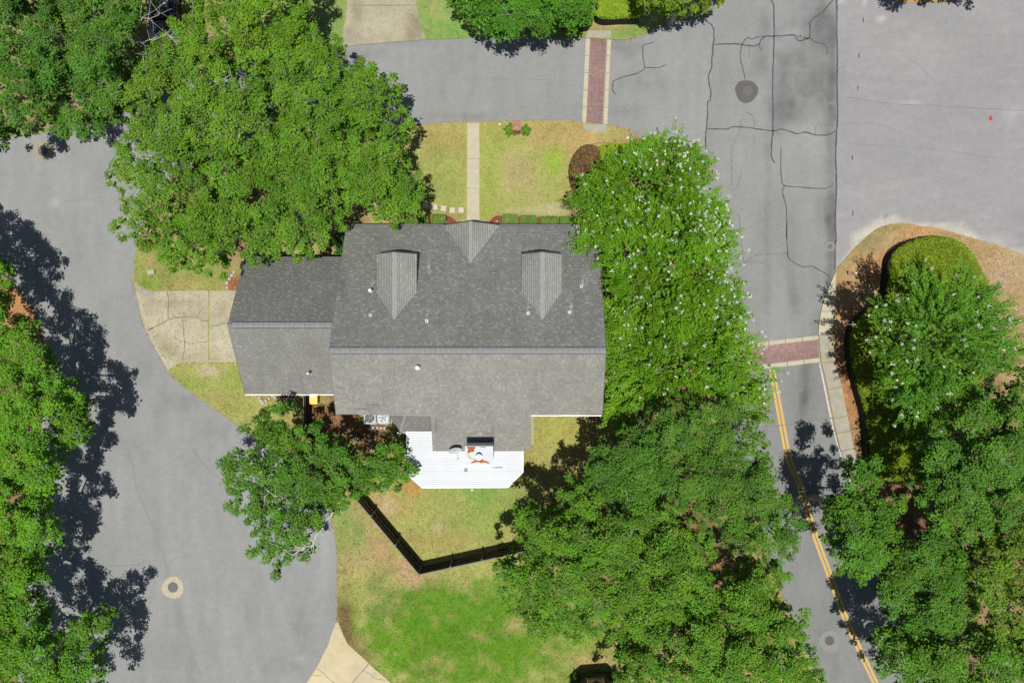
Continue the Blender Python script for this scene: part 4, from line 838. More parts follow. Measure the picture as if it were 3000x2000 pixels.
    for i in pick:
        e_ = cen[i] - off; s_ = np.array([0, 0, zb]); mid = s_ * .5 + e_ * .5 - np.array([0, 0, .25]) + r.normal(0, .2, 3); q1 = s_ * .8 + e_ * .2
        segs.append((np.array([s_, q1, mid, e_ - [0, 0, .7 * R[i]]]), np.array([tr * .5, tr * .38, tr * .25, .03]) * (1 if style == 'oak' else .6)))
    V, Fc = tubes(segs, 7); mk('trunk', V, Fc, M['bark'], root, sm=True)
    if twigs:
        segs = []; nt_ = int(len(xs) * .8 * twigs)
        for i in r.integers(0, len(xs), nt_):
            a_ = cen[i] - off; dv = r.normal(size=3); dv[2] = abs(dv[2]) * .7 + .25; dv /= np.linalg.norm(dv); L_ = R[i] * r.uniform(.75, 1.35); sd = np.cross(dv, r.normal(size=3)) * .18
            p0 = a_ - dv * L_ * .5; p1 = a_ + dv * L_ * .25 + sd * L_; p2 = a_ + dv * L_ * .9; segs.append((np.array([p0, p1, p2]), np.array([.018, .013, .006])))
            for s2 in (1, -1):
                if r.random() < .6: pe = p1 + (dv * .5 + np.cross(dv, r.normal(size=3)) * .55) * L_; segs.append((np.array([p1, (p1 + pe) / 2 + r.normal(0, .03, 3), pe]), np.array([.010, .008, .004])))
        V, Fc = tubes(segs, 3); mk('twigs', V, Fc, M['twig'], root)['kind'] = 'stuff'
    return root
LEAFB = 1.36
def bare_branch(root, paths):
    segs = []; o_ = np.array(root.location)
    r = np.random.default_rng(len(paths) + int(paths[0][0][0][0]))
    for pts, rad in paths:
        segs = []; c_ = smooth(pts, False, 3); q = np.array([P(*p) for p in c_]) - o_; q[1:-1] += r.normal(0, .09, q[1:-1].shape); n = len(q); segs.append((q, np.linspace(rad, rad * .4, n)))
        for i in range(2, n):
            for _ in range(2):
                d = q[i] - q[i - 1]; L = np.linalg.norm(d); e = q[i] + (d / L * .6 + r.normal(0, .55, 3) * np.array([1, 1, .4])) * r.uniform(.5, 1.0); m_ = (q[i] + e) / 2 + r.normal(0, .06, 3); segs.append((np.array([q[i], m_, e]), np.array([rad * .45, rad * .3, .006])))
        V, Fc = tubes(segs, 6); mk('bare_branch', V, Fc, M['twig'], root, sm=True)
GO = (112, 150, 50); GD = (92, 134, 62); GB = (86, 130, 52); GY = (128, 158, 52)
tree('dark green tree in the top left corner', [(-90, -90), (150, -90), (190, 60), (200, 180), (175, 300), (150, 355), (100, 382), (40, 398), (-90, 410)], 4.2, 7.5, GD, 101, group='street trees', m='leaf_dull', twigs=1.6, lump=.9)
t_a = tree('dark green tree with bare pale twigs left of the parked car', [(150, -90), (420, -90), (445, 20), (400, 60), (440, 95), (400, 160), (370, 260), (350, 340), (300, 385), (210, 405), (150, 350), (170, 250), (190, 100)], 4.2, 7.5, (98, 140, 60), 102, group='street trees', m='leaf_dull', twigs=3, lump=.9, holes=((425, 55, 34), (410, 120, 24)))
tree('yellow green oak at the top edge right of the short fence', [(500, 75), (540, 50), (582, 26), (594, -60), (900, -80), (900, 20), (885, 60), (880, 120), (860, 160), (800, 185), (720, 190), (600, 195), (530, 150), (490, 110)], 4.5, 7.5, (120, 156, 46), 103, group='street trees')
tree('oak spreading over the narrow street left of the north driveway', [(790, 170), (880, 78), (960, 98), (1000, 135), (1020, 180), (1080, 195), (1150, 232), (1180, 262), (1162, 300), (1192, 340), (1210, 372), (1160, 400), (1080, 395), (950, 400), (850, 360), (780, 300)], 4.3, 7.6, GO, 104, group='street trees')
t_d = tree('broad oak with the western lobe of the big canopy above the turning circle', [(360, 240), (400, 150), (480, 115), (600, 150), (760, 185), (810, 300), (830, 430), (770, 560), (700, 640), (640, 650), (540, 610), (470, 690), (440, 710), (395, 720), (350, 690), (345, 650), (365, 610), (325, 560), (308, 520), (335, 485), (350, 420), (345, 330)], 4.4, 8.2, (116, 152, 52), 105, group='street trees', twigs=1.4, holes=((742, 570, 26), (620, 470, 20)))
t_c = tree('oak overhanging the front lawn and the garage roof edge', [(780, 350), (950, 370), (1080, 385), (1170, 402), (1190, 450), (1195, 500), (1235, 535), (1245, 600), (1200, 655), (1130, 655), (1090, 630), (1010, 640), (1000, 690), (940, 735), (850, 765), (790, 760), (740, 780), (705, 740), (690, 755), (640, 822), (605, 800), (500, 782), (440, 742), (420, 690), (560, 600), (700, 540)], 4.2, 8.0, (112, 150, 48), 106, group='street trees', twigs=1.3, holes=((745, 575, 34), (1040, 625, 30), (700, 720, 26), (860, 715, 14), (965, 700, 18), (812, 690, 14)))
tree('tree at the left edge opposite the garage driveway', [(-90, 740), (0, 755), (30, 800), (30, 850), (20, 900), (50, 935), (100, 925), (115, 1000), (155, 1025), (165, 1080), (200, 1120), (245, 1135), (265, 1200), (262, 1290), (215, 1310), (175, 1330), (188, 1385), (165, 1420), (110, 1445), (40, 1440), (-90, 1440)], 4.0, 7.0, (112, 160, 46), 107, group='street trees', lump=.9, holes=((70, 885, 30), (85, 975, 16)))
tree('tree beyond the left edge shading the upper turning circle', [(-330, 610), (-200, 600), (-110, 630), (-60, 690), (-40, 760), (-60, 830), (-40, 900), (-120, 940), (-330, 940)], 4.6, 6.8, (112, 160, 46), 112, group='street trees', lump=.9, twigs=0)
tree('small tree at the left edge above the bottom left tree', [(-90, 1390), (60, 1390), (150, 1420), (150, 1490), (175, 1530), (178, 1560), (170, 1600), (140, 1620), (135, 1670), (110, 1720), (60, 1770), (0, 1800), (-90, 1810)], 3.8, 6.5, (114, 164, 46), 108, group='street trees', lump=.9)
tree('tree in the bottom left corner casting shade on the turning circle', [(-90, 1760), (0, 1755), (70, 1745), (125, 1760), (150, 1805), (165, 1840), (200, 1825), (255, 1785), (300, 1782), (343, 1790), (325, 1825), (298, 1850), (315, 1880), (298, 1940), (290, 2000), (280, 2090), (-90, 2090)], 3.8, 6.5, (110, 158, 46), 109, group='street trees', lump=.9)
t_b = tree('small oak with bare branches between the garage corner and the turning circle', [(655, 1345), (690, 1325), (745, 1305), (705, 1262), (725, 1235), (755, 1212), (800, 1185), (855, 1180), (880, 1225), (892, 1275), (940, 1245), (1000, 1280), (1045, 1330), (1060, 1400), (1040, 1470), (1000, 1495), (965, 1500), (945, 1560), (900, 1628), (850, 1640), (828, 1678), (785, 1660), (735, 1620), (742, 1580), (705, 1540), (692, 1500), (668, 1490), (672, 1450), (652, 1400)], 3.2, 6.4, (98, 142, 46), 110, group='yard trees', twigs=1.5, holes=((770, 1330, 18), (930, 1570, 24), (884, 1203, 18), (856, 1226, 16)))
tree('little tree beside the left corner of the white patio roof', [(1060, 1380), (1082, 1335), (1120, 1315), (1180, 1302), (1198, 1340), (1208, 1390), (1195, 1415), (1150, 1440), (1100, 1438), (1050, 1445), (1040, 1420)], 3.4, 5.2, (98, 142, 48), 111, group='yard trees')
bare_branch(t_a, [([(380, 110, 6.2), (420, 70, 6.6), (460, 45, 6.8), (475, 40, 6.9)], .018), ([(390, 130, 6.2), (440, 120, 6.6), (490, 105, 6.7), (520, 130, 6.6)], .02), ([(380, 150, 6.0), (415, 165, 6.4), (430, 190, 6.4)], .015), ([(370, 100, 6.3), (395, 120, 6.6), (425, 135, 6.7)], .018)])
bare_branch(t_b, [([(975, 1500, 4.2), (940, 1540, 4.9), (905, 1570, 5.1), (870, 1600, 5.0)], .06), ([(960, 1520, 4.4), (930, 1570, 5.0), (900, 1600, 5.1), (850, 1625, 4.9)], .05), ([(830, 1440, 5.4), (800, 1450, 5.6), (770, 1455, 5.5)], .03)])
bare_branch(t_c, [([(1020, 585, 5.6), (1050, 575, 6.1), (1085, 572, 6.3)], .06), ([(1160, 545, 5.4), (1185, 540, 5.7), (1205, 545, 5.7)], .04), ([(745, 600, 5.0), (770, 615, 5.4), (795, 618, 5.6)], .05)])
bare_branch(t_d, [([(480, 420, 6.5), (450, 430, 6.9), (425, 440, 7.0)], .035), ([(440, 470, 6.2), (425, 475, 6.5), (410, 480, 6.5)], .03), ([(460, 515, 6.2), (440, 520, 6.5), (400, 515, 6.4)], .03), ([(640, 225, 7.4), (690, 235, 7.8), (640, 245, 7.8)], .02)])
flA = lambda x, y: .035 + .30 * np.exp(-((x - (1990 + (y - 420) * .42)) / 90) ** 2) + .12 * np.exp(-((x - 1900) / 110) ** 2 - ((y - 700) / 260) ** 2)
MC = (118, 170, 40)
for k, (lb, ol) in enumerate((('white flowering crape myrtle nearest the front lawn', [(1675, 580), (1700, 535), (1735, 505), (1765, 475), (1815, 445), (1860, 402), (1950, 400), (2010, 412), (2050, 452), (2090, 500), (2115, 560), (2140, 625), (2120, 680), (2000, 700), (1850, 700), (1760, 690), (1715, 660), (1690, 605)]),
                             ('white flowering crape myrtle beside the right end of the house roof', [(1690, 640), (1850, 600), (2000, 590), (2140, 620), (2150, 700), (2160, 800), (2175, 870), (2200, 930), (2190, 1000), (2050, 1010), (1900, 1000), (1775, 980), (1762, 900), (1742, 790), (1705, 740), (1672, 700)]),
                             ('white flowering crape myrtle beside the brick crosswalk by the yellow lines', [(1775, 960), (1900, 920), (2050, 920), (2190, 925), (2222, 985), (2240, 1100), (2262, 1195), (2240, 1235), (2150, 1210), (2060, 1165), (1950, 1165), (1880, 1220), (1830, 1250), (1785, 1285), (1745, 1245), (1765, 1200), (1778, 1130)]))):
    tree(lb, ol, 3.6, 5.6, MC, 120 + k, 'crape_myrtle', 'crape myrtles along the cracked lane', gap=.74, style='myrtle', leaf=(.145, .08), flowers=flA, twigs=.5, clump=(.45, .8), var=.16, lump=.8)
tree('dull green oak beside the double yellow line', [(1930, 1180), (1990, 1155), (2100, 1170), (2200, 1205), (2245, 1280), (2270, 1380), (2325, 1475), (2358, 1555), (2340, 1600), (2295, 1655), (2200, 1640), (2060, 1560), (1960, 1480), (1900, 1400), (1880, 1300), (1890, 1220)], 4.6, 8.2, (100, 138, 62), 130, group='yard trees', m='leaf_dull', dens=1000, leaf=(.11, .06))
tree('oak shading the lawn right of the white patio roof', [(1720, 1370), (1745, 1320), (1780, 1285), (1880, 1235), (1940, 1300), (1960, 1420), (1900, 1500), (1800, 1490), (1730, 1440)], 5.0, 8.0, (90, 130, 54), 131, group='yard trees', m='leaf_dull')
tree('big oak hiding the right end of the back fence', [(1495, 1515), (1530, 1475), (1565, 1458), (1600, 1490), (1640, 1470), (1660, 1410), (1685, 1368), (1720, 1420), (1800, 1430), (1950, 1470), (2060, 1560), (2090, 1700), (2010, 1800), (1910, 1850), (1850, 1900), (1790, 1870), (1700, 1880), (1650, 1860), (1560, 1862), (1530, 1805), (1482, 1782), (1462, 1730), (1455, 1650), (1500, 1630), (1520, 1580)], 4.8, 9.0, (108, 148, 46), 132, group='yard trees', lump=.8, twigs=1.3)
tree('oak at the bottom edge right of the green lawn', [(1830, 1860), (1950, 1760), (2080, 1690), (2200, 1640), (2300, 1660), (2318, 1700), (2288, 1760), (2310, 1795), (2360, 1805), (2372, 1850), (2350, 1890), (2420, 1925), (2408, 1985), (2400, 2090), (1790, 2090), (1815, 1980), (1800, 1920)], 4.0, 7.8, (108, 150, 46), 133, group='yard trees', lump=.8, holes=((2100, 1730, 22), (1960, 1850, 18)))
tree('oak whose shade falls on the double yellow line', [(2475, 1362), (2555, 1342), (2590, 1390), (2605, 1440), (2665, 1460), (2620, 1520), (2650, 1580), (2610, 1650), (2550, 1682), (2485, 1695), (2452, 1640), (2430, 1600), (2422, 1512), (2435, 1455), (2480, 1430)], 5.2, 8.6, (100, 144, 56), 134, group='woodland trees', m='leaf_dull', holes=((2600, 1450, 16),))
tree('dense oak below the right crape myrtle at the right edge', [(2690, 1340), (2705, 1270), (2780, 1200), (2900, 1135), (3090, 1100), (3090, 1480), (2950, 1560), (2800, 1580), (2700, 1500), (2672, 1420)], 5.2, 9.0, (100, 142, 62), 135, group='woodland trees', m='leaf_dull', lump=.9, holes=((2720, 1340, 26),))
tree('oak in the middle of the right woodland', [(2560, 1690), (2640, 1600), (2720, 1540), (2830, 1590), (2860, 1720), (2830, 1850), (2740, 1900), (2640, 1880), (2590, 1790)], 4.4, 8.0, (98, 140, 58), 136, group='woodland trees', m='leaf_dull', lump=.9)
tree('yellow tinged oak at the right edge of the woodland', [(2820, 1600), (2950, 1540), (3090, 1480), (3090, 1900), (2950, 1900), (2850, 1830), (2840, 1700)], 4.6, 8.2, (118, 146, 58), 137, group='woodland trees', m='leaf_dull', lump=.9)
tree('oak in the bottom right corner', [(2560, 1850), (2640, 1830), (2750, 1860), (2900, 1850), (3090, 1880), (3090, 2090), (2680, 2090), (2600, 1990), (2565, 1930)], 4.4, 8.0, (106, 150, 54), 138, group='woodland trees', lump=.9)
fl2 = lambda x, y: .06 + .10 * np.exp(-((y - 1000) / 120) ** 2) + .14 * np.exp(-((x - 2580) / 60) ** 2)
tree('crape myrtle with arching sprays and white blossoms inside the round hedge', [(2550, 955), (2575, 880), (2630, 845), (2680, 800), (2760, 795), (2850, 805), (2920, 855), (2955, 905), (2985, 1000), (2995, 1080), (2960, 1120), (2900, 1110), (2830, 1160), (2785, 1180), (2750, 1245), (2690, 1245), (2645, 1225), (2595, 1180), (2575, 1100), (2565, 1040)], 4.6, 6.8, (106, 160, 60), 140, 'crape_myrtle', None, gap=.76, style='myrtle', leaf=(.15, .08), flowers=fl2, twigs=.2, clump=(.45, .75), spread=.7, var=.14, shoot=(.7, 1.25), per=38, inner=40, m='leaf')
tree('dense tree over the street at the top edge', [(1325, -90), (1332, 20), (1362, 60), (1392, 85), (1440, 108), (1500, 108), (1560, 95), (1640, 85), (1700, 75), (1728, 55), (1735, -90)], 3.0, 5.5, (96, 146, 52), 150, group='street trees', m='leaf_dull')
tree('yellow green tree at the top edge beside the cracked lane', [(1882, -90), (1888, 15), (1925, 28), (1965, 42), (2000, 25), (2040, 36), (2065, 15), (2125, 4), (2130, -90)], 3.2, 5.5, (138, 160, 44), 151, group='street trees')
tree('tree beyond the top right edge casting a shadow fringe', [(2690, -330), (3000, -330), (3010, -75), (2930, -52), (2860, -60), (2800, -46), (2740, -48), (2715, -80)], 4.0, 6.5, GO, 152, group='street trees', twigs=0)

# clipped hedges and shrubs
def hedge(name, label, outline, zt, col, seed, group=None, leaf=(.075, .045), dens=1500, flat=.75, name_part='foliage', cat='hedge', var=.25, z0=0.0, mats='leaf', col2=None):
    r = np.random.default_rng(seed); poly = smooth(outline, True, 4); a = np.array(poly); area = (a[:, 0].max() - a[:, 0].min()) * (a[:, 1].max() - a[:, 1].min()) / 2100; n = int(area * dens * 1.5)
    x = r.uniform(a[:, 0].min(), a[:, 0].max(), n); y = r.uniform(a[:, 1].min(), a[:, 1].max(), n); ok = inpoly(x, y, poly); x, y = x[ok], y[ok]; d = polydist(x, y, poly)
    edge = 22 * flat; t = np.clip(d / edge, 0, 1); ztop = z0 + (zt - z0) * (.72 + .28 * np.sqrt(t * (2 - t))) + (.30 if cat == 'shrub' else .12) * (fbm(x / 11, y / 11, seed, 3) - .5)
    z = ztop - np.abs(r.normal(0, .05, len(x))); side = (d < 6) & (r.random(len(x)) < .6); z = np.where(side, z0 + (ztop - z0) * r.random(len(x)) ** .8, z)
    p = px2w(x, y, z); c_ = p.mean(0); off = np.array([c_[0], c_[1], 0]); root = thing(name, label, cat, (c_[0], c_[1], 0), 0, group)
    nrm_ = np.stack([r.normal(0, .45, len(x)), r.normal(0, .45, len(x)), np.full(len(x), .8)], 1); nrm_ /= np.linalg.norm(nrm_, axis=1, keepdims=True)
    V = rhombi(p, nrm_, r.uniform(leaf[0] * .7, leaf[0] * 1.3, len(x)), r.uniform(leaf[1] * .7, leaf[1] * 1.3, len(x)), r)
    cc = 1.7 * alb(col)[None] * (1 + r.uniform(-var, var, (len(x), 1))) * (1 + .5 * (fbm(x / 16, y / 16, seed + 3, 3) - .5))[:, None]
    if col2 is not None:
        k = (r.random(len(x)) < .35)[:, None]; cc = np.where(k, 1.5 * alb(col2)[None] * (1 + r.uniform(-var, var, (len(x), 1))), cc)
    mk(name_part, V - off, np.arange(len(V)).reshape(-1, 4), M[mats], root, cc, 'FACE')['kind'] = 'stuff'
    # near-black inner body, added to block light and read as shade between leaves
    q = [(c_x, c_y) for c_x, c_y in poly]; ctr = a.mean(0); b = MB(); inn = [tuple(ctr + (np.array(v) - ctr) * (1 - 7 / max(14., np.hypot(*(np.array(v) - ctr))))) for v in q]
    b.prism([P(u_, v_, zt)[:2] + (z0 + .05,) for u_, v_ in inn], (0, 0, (zt - z0) * .66)); o_ = b.build('shade_core', M['pot'] if False else HB, root); o_.location = (-off[0], -off[1], 0)
    return root
HB = mat('hedge_shade_core', (.012, .016, .008), rough=1, nscale=10, namp=.3)
def rect(x0, x1, y0, y1, k=5): return [(x0 + k, y0), ((x0 + x1) / 2, y0 - 1), (x1 - k, y0), (x1, y0 + k), (x1, y1 - k), (x1 - k, y1), (x0 + k, y1), (x0, y1 - k), (x0, y0 + k)]
for i, (x0, x1, y0, lb) in enumerate(((1471, 1517, 627, 'clipped box hedge just right of the porch gable'), (1523, 1572, 631, 'second clipped box hedge right of the porch gable'), (1582, 1636, 634, 'third clipped box hedge right of the porch gable'), (1640, 1692, 634, 'clipped box hedge half under the crape myrtle'),
                                     (1264, 1306, 628, 'clipped box hedge just left of the porch gable'), (1217, 1256, 631, 'second clipped box hedge left of the porch gable'), (1168, 1206, 633, 'clipped box hedge half under the big oak'))):
    hedge('box_hedge', lb, rect(x0, x1, y0, 690), .95, (112, 138, 62), 200 + i, 'box hedges along the front wall', dens=2600, leaf=(.055, .035), flat=.5, var=.3)
hedge('round_hedge', 'yellow green clipped hedge wrapped around the right crape myrtle', [(2604, 800), (2612, 748), (2650, 714), (2720, 693), (2790, 697), (2840, 728), (2872, 780), (2902, 850), (2905, 1000), (2850, 1200), (2750, 1400), (2572, 1400), (2538, 1230), (2507, 1120), (2490, 1015), (2502, 950), (2545, 905), (2590, 870)], 1.25, (136, 156, 34), 210, dens=750, var=.38, leaf=(.10, .05), col2=(112, 138, 30))
hedge('burgundy_shrub', 'round burgundy leaved shrub at the edge of the front lawn', [(1668, 500), (1678, 460), (1700, 432), (1725, 423), (1752, 432), (1760, 470), (1755, 520), (1735, 560), (1700, 575), (1676, 550)], 1.2, (100, 94, 50), 211, cat='shrub', dens=620, var=.6, leaf=(.12, .06), col2=(150, 88, 70))
hedge('clipped_hedge', 'bright yellow green hedge between burgundy shrub and crape myrtle', [(1752, 440), (1760, 426), (1790, 421), (1840, 421), (1890, 430), (1900, 480), (1850, 520), (1780, 520), (1755, 490)], .9, (146, 172, 36), 212, dens=1200)
hedge('clipped_hedge', 'yellow green flat topped hedge at the top edge above the brick crosswalk', [(1735, -60), (1738, 30), (1750, 50), (1780, 57), (1850, 54), (1880, 48), (1888, 10), (1886, -60)], 1.3, (140, 168, 42), 213, dens=1100, leaf=(.09, .05))
hedge('clipped_hedge', 'low green hedge under the tree at the top edge', [(1560, 40), (1600, 60), (1680, 76), (1720, 76), (1738, 60), (1735, -40), (1560, -40)], 1.2, (104, 150, 40), 214, dens=1000, leaf=(.09, .05))
def shrub(label, px, py, r_px, zt, col, seed, cat='shrub', group=None, n=420, leaf=(.12, .065), name='shrub', zmin=.1, mats='leaf'):
    r = np.random.default_rng(seed); x0, y0, _ = P(px, py, zt * .5); R_ = r_px / 44; root = thing(name, label, cat, (x0, y0, 0), 0, group)
    d = r.normal(size=(n, 3)); d /= np.linalg.norm(d, axis=1, keepdims=True); d[:, 2] = np.abs(d[:, 2]) * r.choice((1, 1, 1, -.4), n); th = np.arctan2(d[:, 1], d[:, 0]); rag = 1 + .22 * np.sin(th * 5 + seed) + .12 * np.sin(th * 9 + 2 * seed)
    p = d * np.array([R_, R_, zt * .5]) * (r.uniform(.5, 1.05, n) * rag)[:, None] + np.array([0, 0, zt * .5]); p[:, 2] = np.maximum(p[:, 2], zmin)
    nn = d * .5 + np.array([0, 0, .5]) + r.normal(0, .4, (n, 3)); nn /= np.linalg.norm(nn, axis=1, keepdims=True)
    V = rhombi(p, nn, r.uniform(leaf[0] * .7, leaf[0] * 1.3, n), r.uniform(leaf[1] * .7, leaf[1] * 1.3, n), r); mk('foliage', V, np.arange(len(V)).reshape(-1, 4), M[mats], root, 1.3 * alb(col)[None] * r.uniform(.65, 1.35, (n, 1)), 'FACE')['kind'] = 'stuff'
    segs = [(np.array([[0, 0, 0], [d[i, 0] * R_ * .4, d[i, 1] * R_ * .4, zt * .35], p[i]]), np.array([.02, .014, .006])) for i in range(0, min(n, 24))]; V, Fc = tubes(segs, 4); mk('stems', V, Fc, M['bark'], root)
    return root
shrub('leafy shrub on the left side of the brick mailbox', 1496, 380, 18, .9, (124, 168, 40), 301, group='shrubs by the mailbox'); shrub('leafy shrub on the right side of the brick mailbox', 1540, 382, 14, .8, (112, 158, 44), 302, group='shrubs by the mailbox')
shrub('dark glossy shrub in the nook between garage and front roof', 1003, 735, 24, 1.3, (70, 128, 48), 303, n=700); shrub('dark glossy shrub in the nook under the big oak', 995, 700, 22, 1.3, (60, 112, 44), 304, n=600)
shrub('dark shrub at the top edge beside the north lawn', 878, 45, 30, 1.8, (74, 120, 42), 305, n=800)
shrub('shrub left of the dark wall at the bottom edge', 1690, 1992, 20, 1.0, (84, 132, 46), 306, n=500, group='shrubs by the dark wall'); shrub('small shrub in the middle of the dark wall at the bottom edge', 1730, 1978, 11, .9, (98, 150, 50), 307, n=260, group='shrubs by the dark wall'); shrub('shrub right of the dark wall at the bottom edge', 1795, 1985, 18, 1.0, (84, 132, 46), 308, n=420, group='shrubs by the dark wall')
shrub('small green plant beside the right mulch bed of the porch', 1454, 652, 6, .4, (130, 160, 60), 309, cat='plant', n=60, name='small_plant', leaf=(.08, .04))

# ------------------------------------------------------------------ smaller things
# brick mailbox
x0, y0, _ = P(1514, 366, 1.35); mbx = thing('brick_mailbox', 'orange brick mailbox pier between two shrubs by the street', 'mailbox', (x0, y0, 0))
a = MB(); a.box((0, -.02, .5), (.36, .50, 1.0)); a.build('lower_pier', M['mortar'], mbx); a = MB(); a.box((0, 0, 1.17), (.50, .69, .33)); a.build('upper_pier', M['mortar'], mbx)
V = []; Fc = []; col = []
def brk(c, d):
    b0 = MB(); b0.box(c, d, bev=.006); o_ = len(V); V.extend(b0.V); Fc.extend([[i + o_ for i in f] for f in b0.Fc]); k = alb((208, 148, 122)) * random.uniform(.75, 1.25) * np.array((1, random.uniform(.9, 1.1), random.uniform(.85, 1.15))); col.extend([k] * len(b0.Fc))
for j in range(10):
    for i in range(3): brk((-.168 + i * .168, -.315 + j * .07, 1.345), (.155, .060, .05))
for z in (1.05, 1.13, 1.21, 1.29):
    for s in (-1, 1):
        for i in range(3): brk((-.165 + i * .165, s * .345, z), (.15, .03, .065))
        for i in range(4): brk((s * .25, -.26 + i * .172, z), (.03, .16, .065))
for q in range(12):
    for i in range(2):
        for s in (-1, 1): brk((-.09 + i * .18, -.02 + s * .25, .06 + q * .08), (.165, .03, .065))
        for s in (-1, 1): brk((s * .18, -.14 + i * .24, .06 + q * .08), (.03, .22, .065))
o = mk('bricks', V, Fc, M['brick'], mbx, col, 'FACE'); o['kind'] = 'stuff'
a = MB(); a.box((0, .37, 1.18), (.18, .03, .2), bev=.01); a.build('letter_door', M['black'], mbx)
# stepping stones
for i, (x, y, an) in enumerate(((1248, 605, .05), (1274, 607, -.03), (1299, 611, -.2), (1325, 616, .02), (1351, 616, .0))):
    b = MB(); b.box((0, 0, .035), (.37, .36, .07), 0, bev=.02); o = b.build('stepping_stone', M['step']); o.location = P(x, y, .035); o.rotation_euler = (0, 0, an)
    tag(o, ('pale stepping stone half hidden under the oak shade', 'second square stepping stone from the oak', 'tilted square stepping stone, third from the oak', 'square stepping stone second from the walkway', 'square stepping stone closest to the walkway')[i], 'stepping stone', 'stepping stones across the front lawn')
# mulch beds by the porch
for nm_, q in (('mulch_bed', [(1305, 628), (1322, 634), (1335, 645), (1342, 656), (1345, 700), (1300, 700)]), ('mulch_bed', [(1471, 630), (1450, 632), (1438, 642), (1430, 654), (1428, 700), (1474, 700)]), ('mulch_bed', [(1150, 640), (1264, 634), (1264, 700), (1150, 700)]), ('mulch_bed', [(1514, 634), (1690, 640), (1700, 700), (1514, 700)])):
    struct(slab(nm_, q, 0, .075, M['mulch']))
for i, pts in enumerate(([(1305, 627), (1322, 632), (1336, 643), (1346, 655)], [(1470, 629), (1450, 630), (1437, 640), (1428, 653)])):
    e = MB(); pp = smooth(pts, False, 5); n = 9
    root = thing('brick_edging', ('curved brick edging of the mulch bed left of the porch', 'curved brick edging of the mulch bed right of the porch')[i], 'edging', P(*pts[0], 0)); rx, ry, _ = P(*pts[0], 0)
    for k in range(n):
        t_ = k / (n - 1) * (len(pp) - 1.001); j = int(t_); q = lerp(pp[j], pp[j + 1], t_ - j); w_ = P(*q); q2 = P(*pp[j + 1]); an = math.atan2(q2[1] - w_[1], q2[0] - w_[0])
        b = MB(); b.box((w_[0] - rx, w_[1] - ry, .05), (.095, .2, .10), an, bev=.01); b.build('brick', mat('edging_brick', alb((205, 150, 110)), rough=.9, nscale=20, namp=.2) if k == 0 and i == 0 else bpy.data.materials['edging_brick'], root)
for i, (x, y) in enumerate(((1309, 655), (1457, 651))):
    b = MB(); b.lathe([(.035, 0), (.035, .5), (.03, .52), (.001, .52)], n=10); o = b.build('path_marker', M['white']); o.location = P(x, y, 0); tag(o, ('thin white stake in the left porch mulch bed', 'thin white stake in the right porch mulch bed')[i], 'stake')
# edging stones
ORD = 'first second third fourth fifth sixth seventh eighth ninth tenth eleventh twelfth thirteenth fourteenth'.split()
st = [(686, 797), (680, 807), (672.6, 816.6), (666, 829), (666.5, 842.6)]
for i, (x, y) in enumerate(st + [(650 + a_ / 3.92, 1000 + b_ / 3.92) for a_, b_ in ((432, 642), (450, 678), (472, 703), (508, 680), (545, 652), (582, 624), (612, 640), (642, 655), (682, 661), (722, 660), (762, 655), (800, 657), (840, 658), (880, 657))] + [(650 + a_ / 3.92, 1000 + b_ / 3.92) for a_, b_ in ((1690, 1085), (1700, 1140), (1718, 1200), (1738, 1240), (1700, 1000), (1740, 990), (1785, 990), (1830, 992), (1870, 995))]):
    b = MB(); b.box((0, 0, .06), (random.uniform(.17, .24), random.uniform(.15, .2), .14), random.uniform(-.3, .3), bev=.03); o = b.build('edging_stone', M['stone']); o.location = P(x, y, .02); o.rotation_euler = (0, 0, random.uniform(0, 3))
    g_ = 0 if i < 5 else (1 if i < 19 else 2); od = ORD[i - (0, 5, 19)[g_]]
    tag(o, (od + ' pale stone of the leaf bed edging, counted from the oak towards the driveway', od + ' white edging block behind the garage, counted from the lawn end towards the fence', od + ' grey edging stone in the line below the air conditioners')[g_], 'stone', ('edging stones at the garage front', 'edging blocks behind the garage', 'edging stones by the air conditioners')[g_])
for k in range(6):
    b = MB(); b.box((0, 0, .05), (.22, .34, .10), 0, bev=.015); o = b.build('paver', M['concg']); o.location = P(1559.5, 1222 + k * 14.5, .03); tag(o, ORD[k] + ' grey paver along the rear wing, counted from the gutter corner downwards', 'paver', 'pavers along the rear wing')
# utility box
ub = thing('utility_box', 'small cream utility box on the lawn beside the driveway', 'utility box', P(446.5, 797.5, 0), .08); a = MB(); a.box((0, 0, .12), (.46, .30, .26), bev=.03); a.build('housing', M['cream'], ub)
for k in range(4):
    a = MB(); a.box((-.14 + k * .09, 0, .252), (.03, .16, .006)); a.build('slot', M['collar2'], ub)
wm = thing('white_marker', 'tiny white marker cap in the lawn left of the mailbox', 'marker', P(1464, 365, 0)); a = MB(); a.lathe([(.07, 0), (.07, .12), (.05, .16), (.001, .17)], n=12); a.build('cap', M['white'], wm)
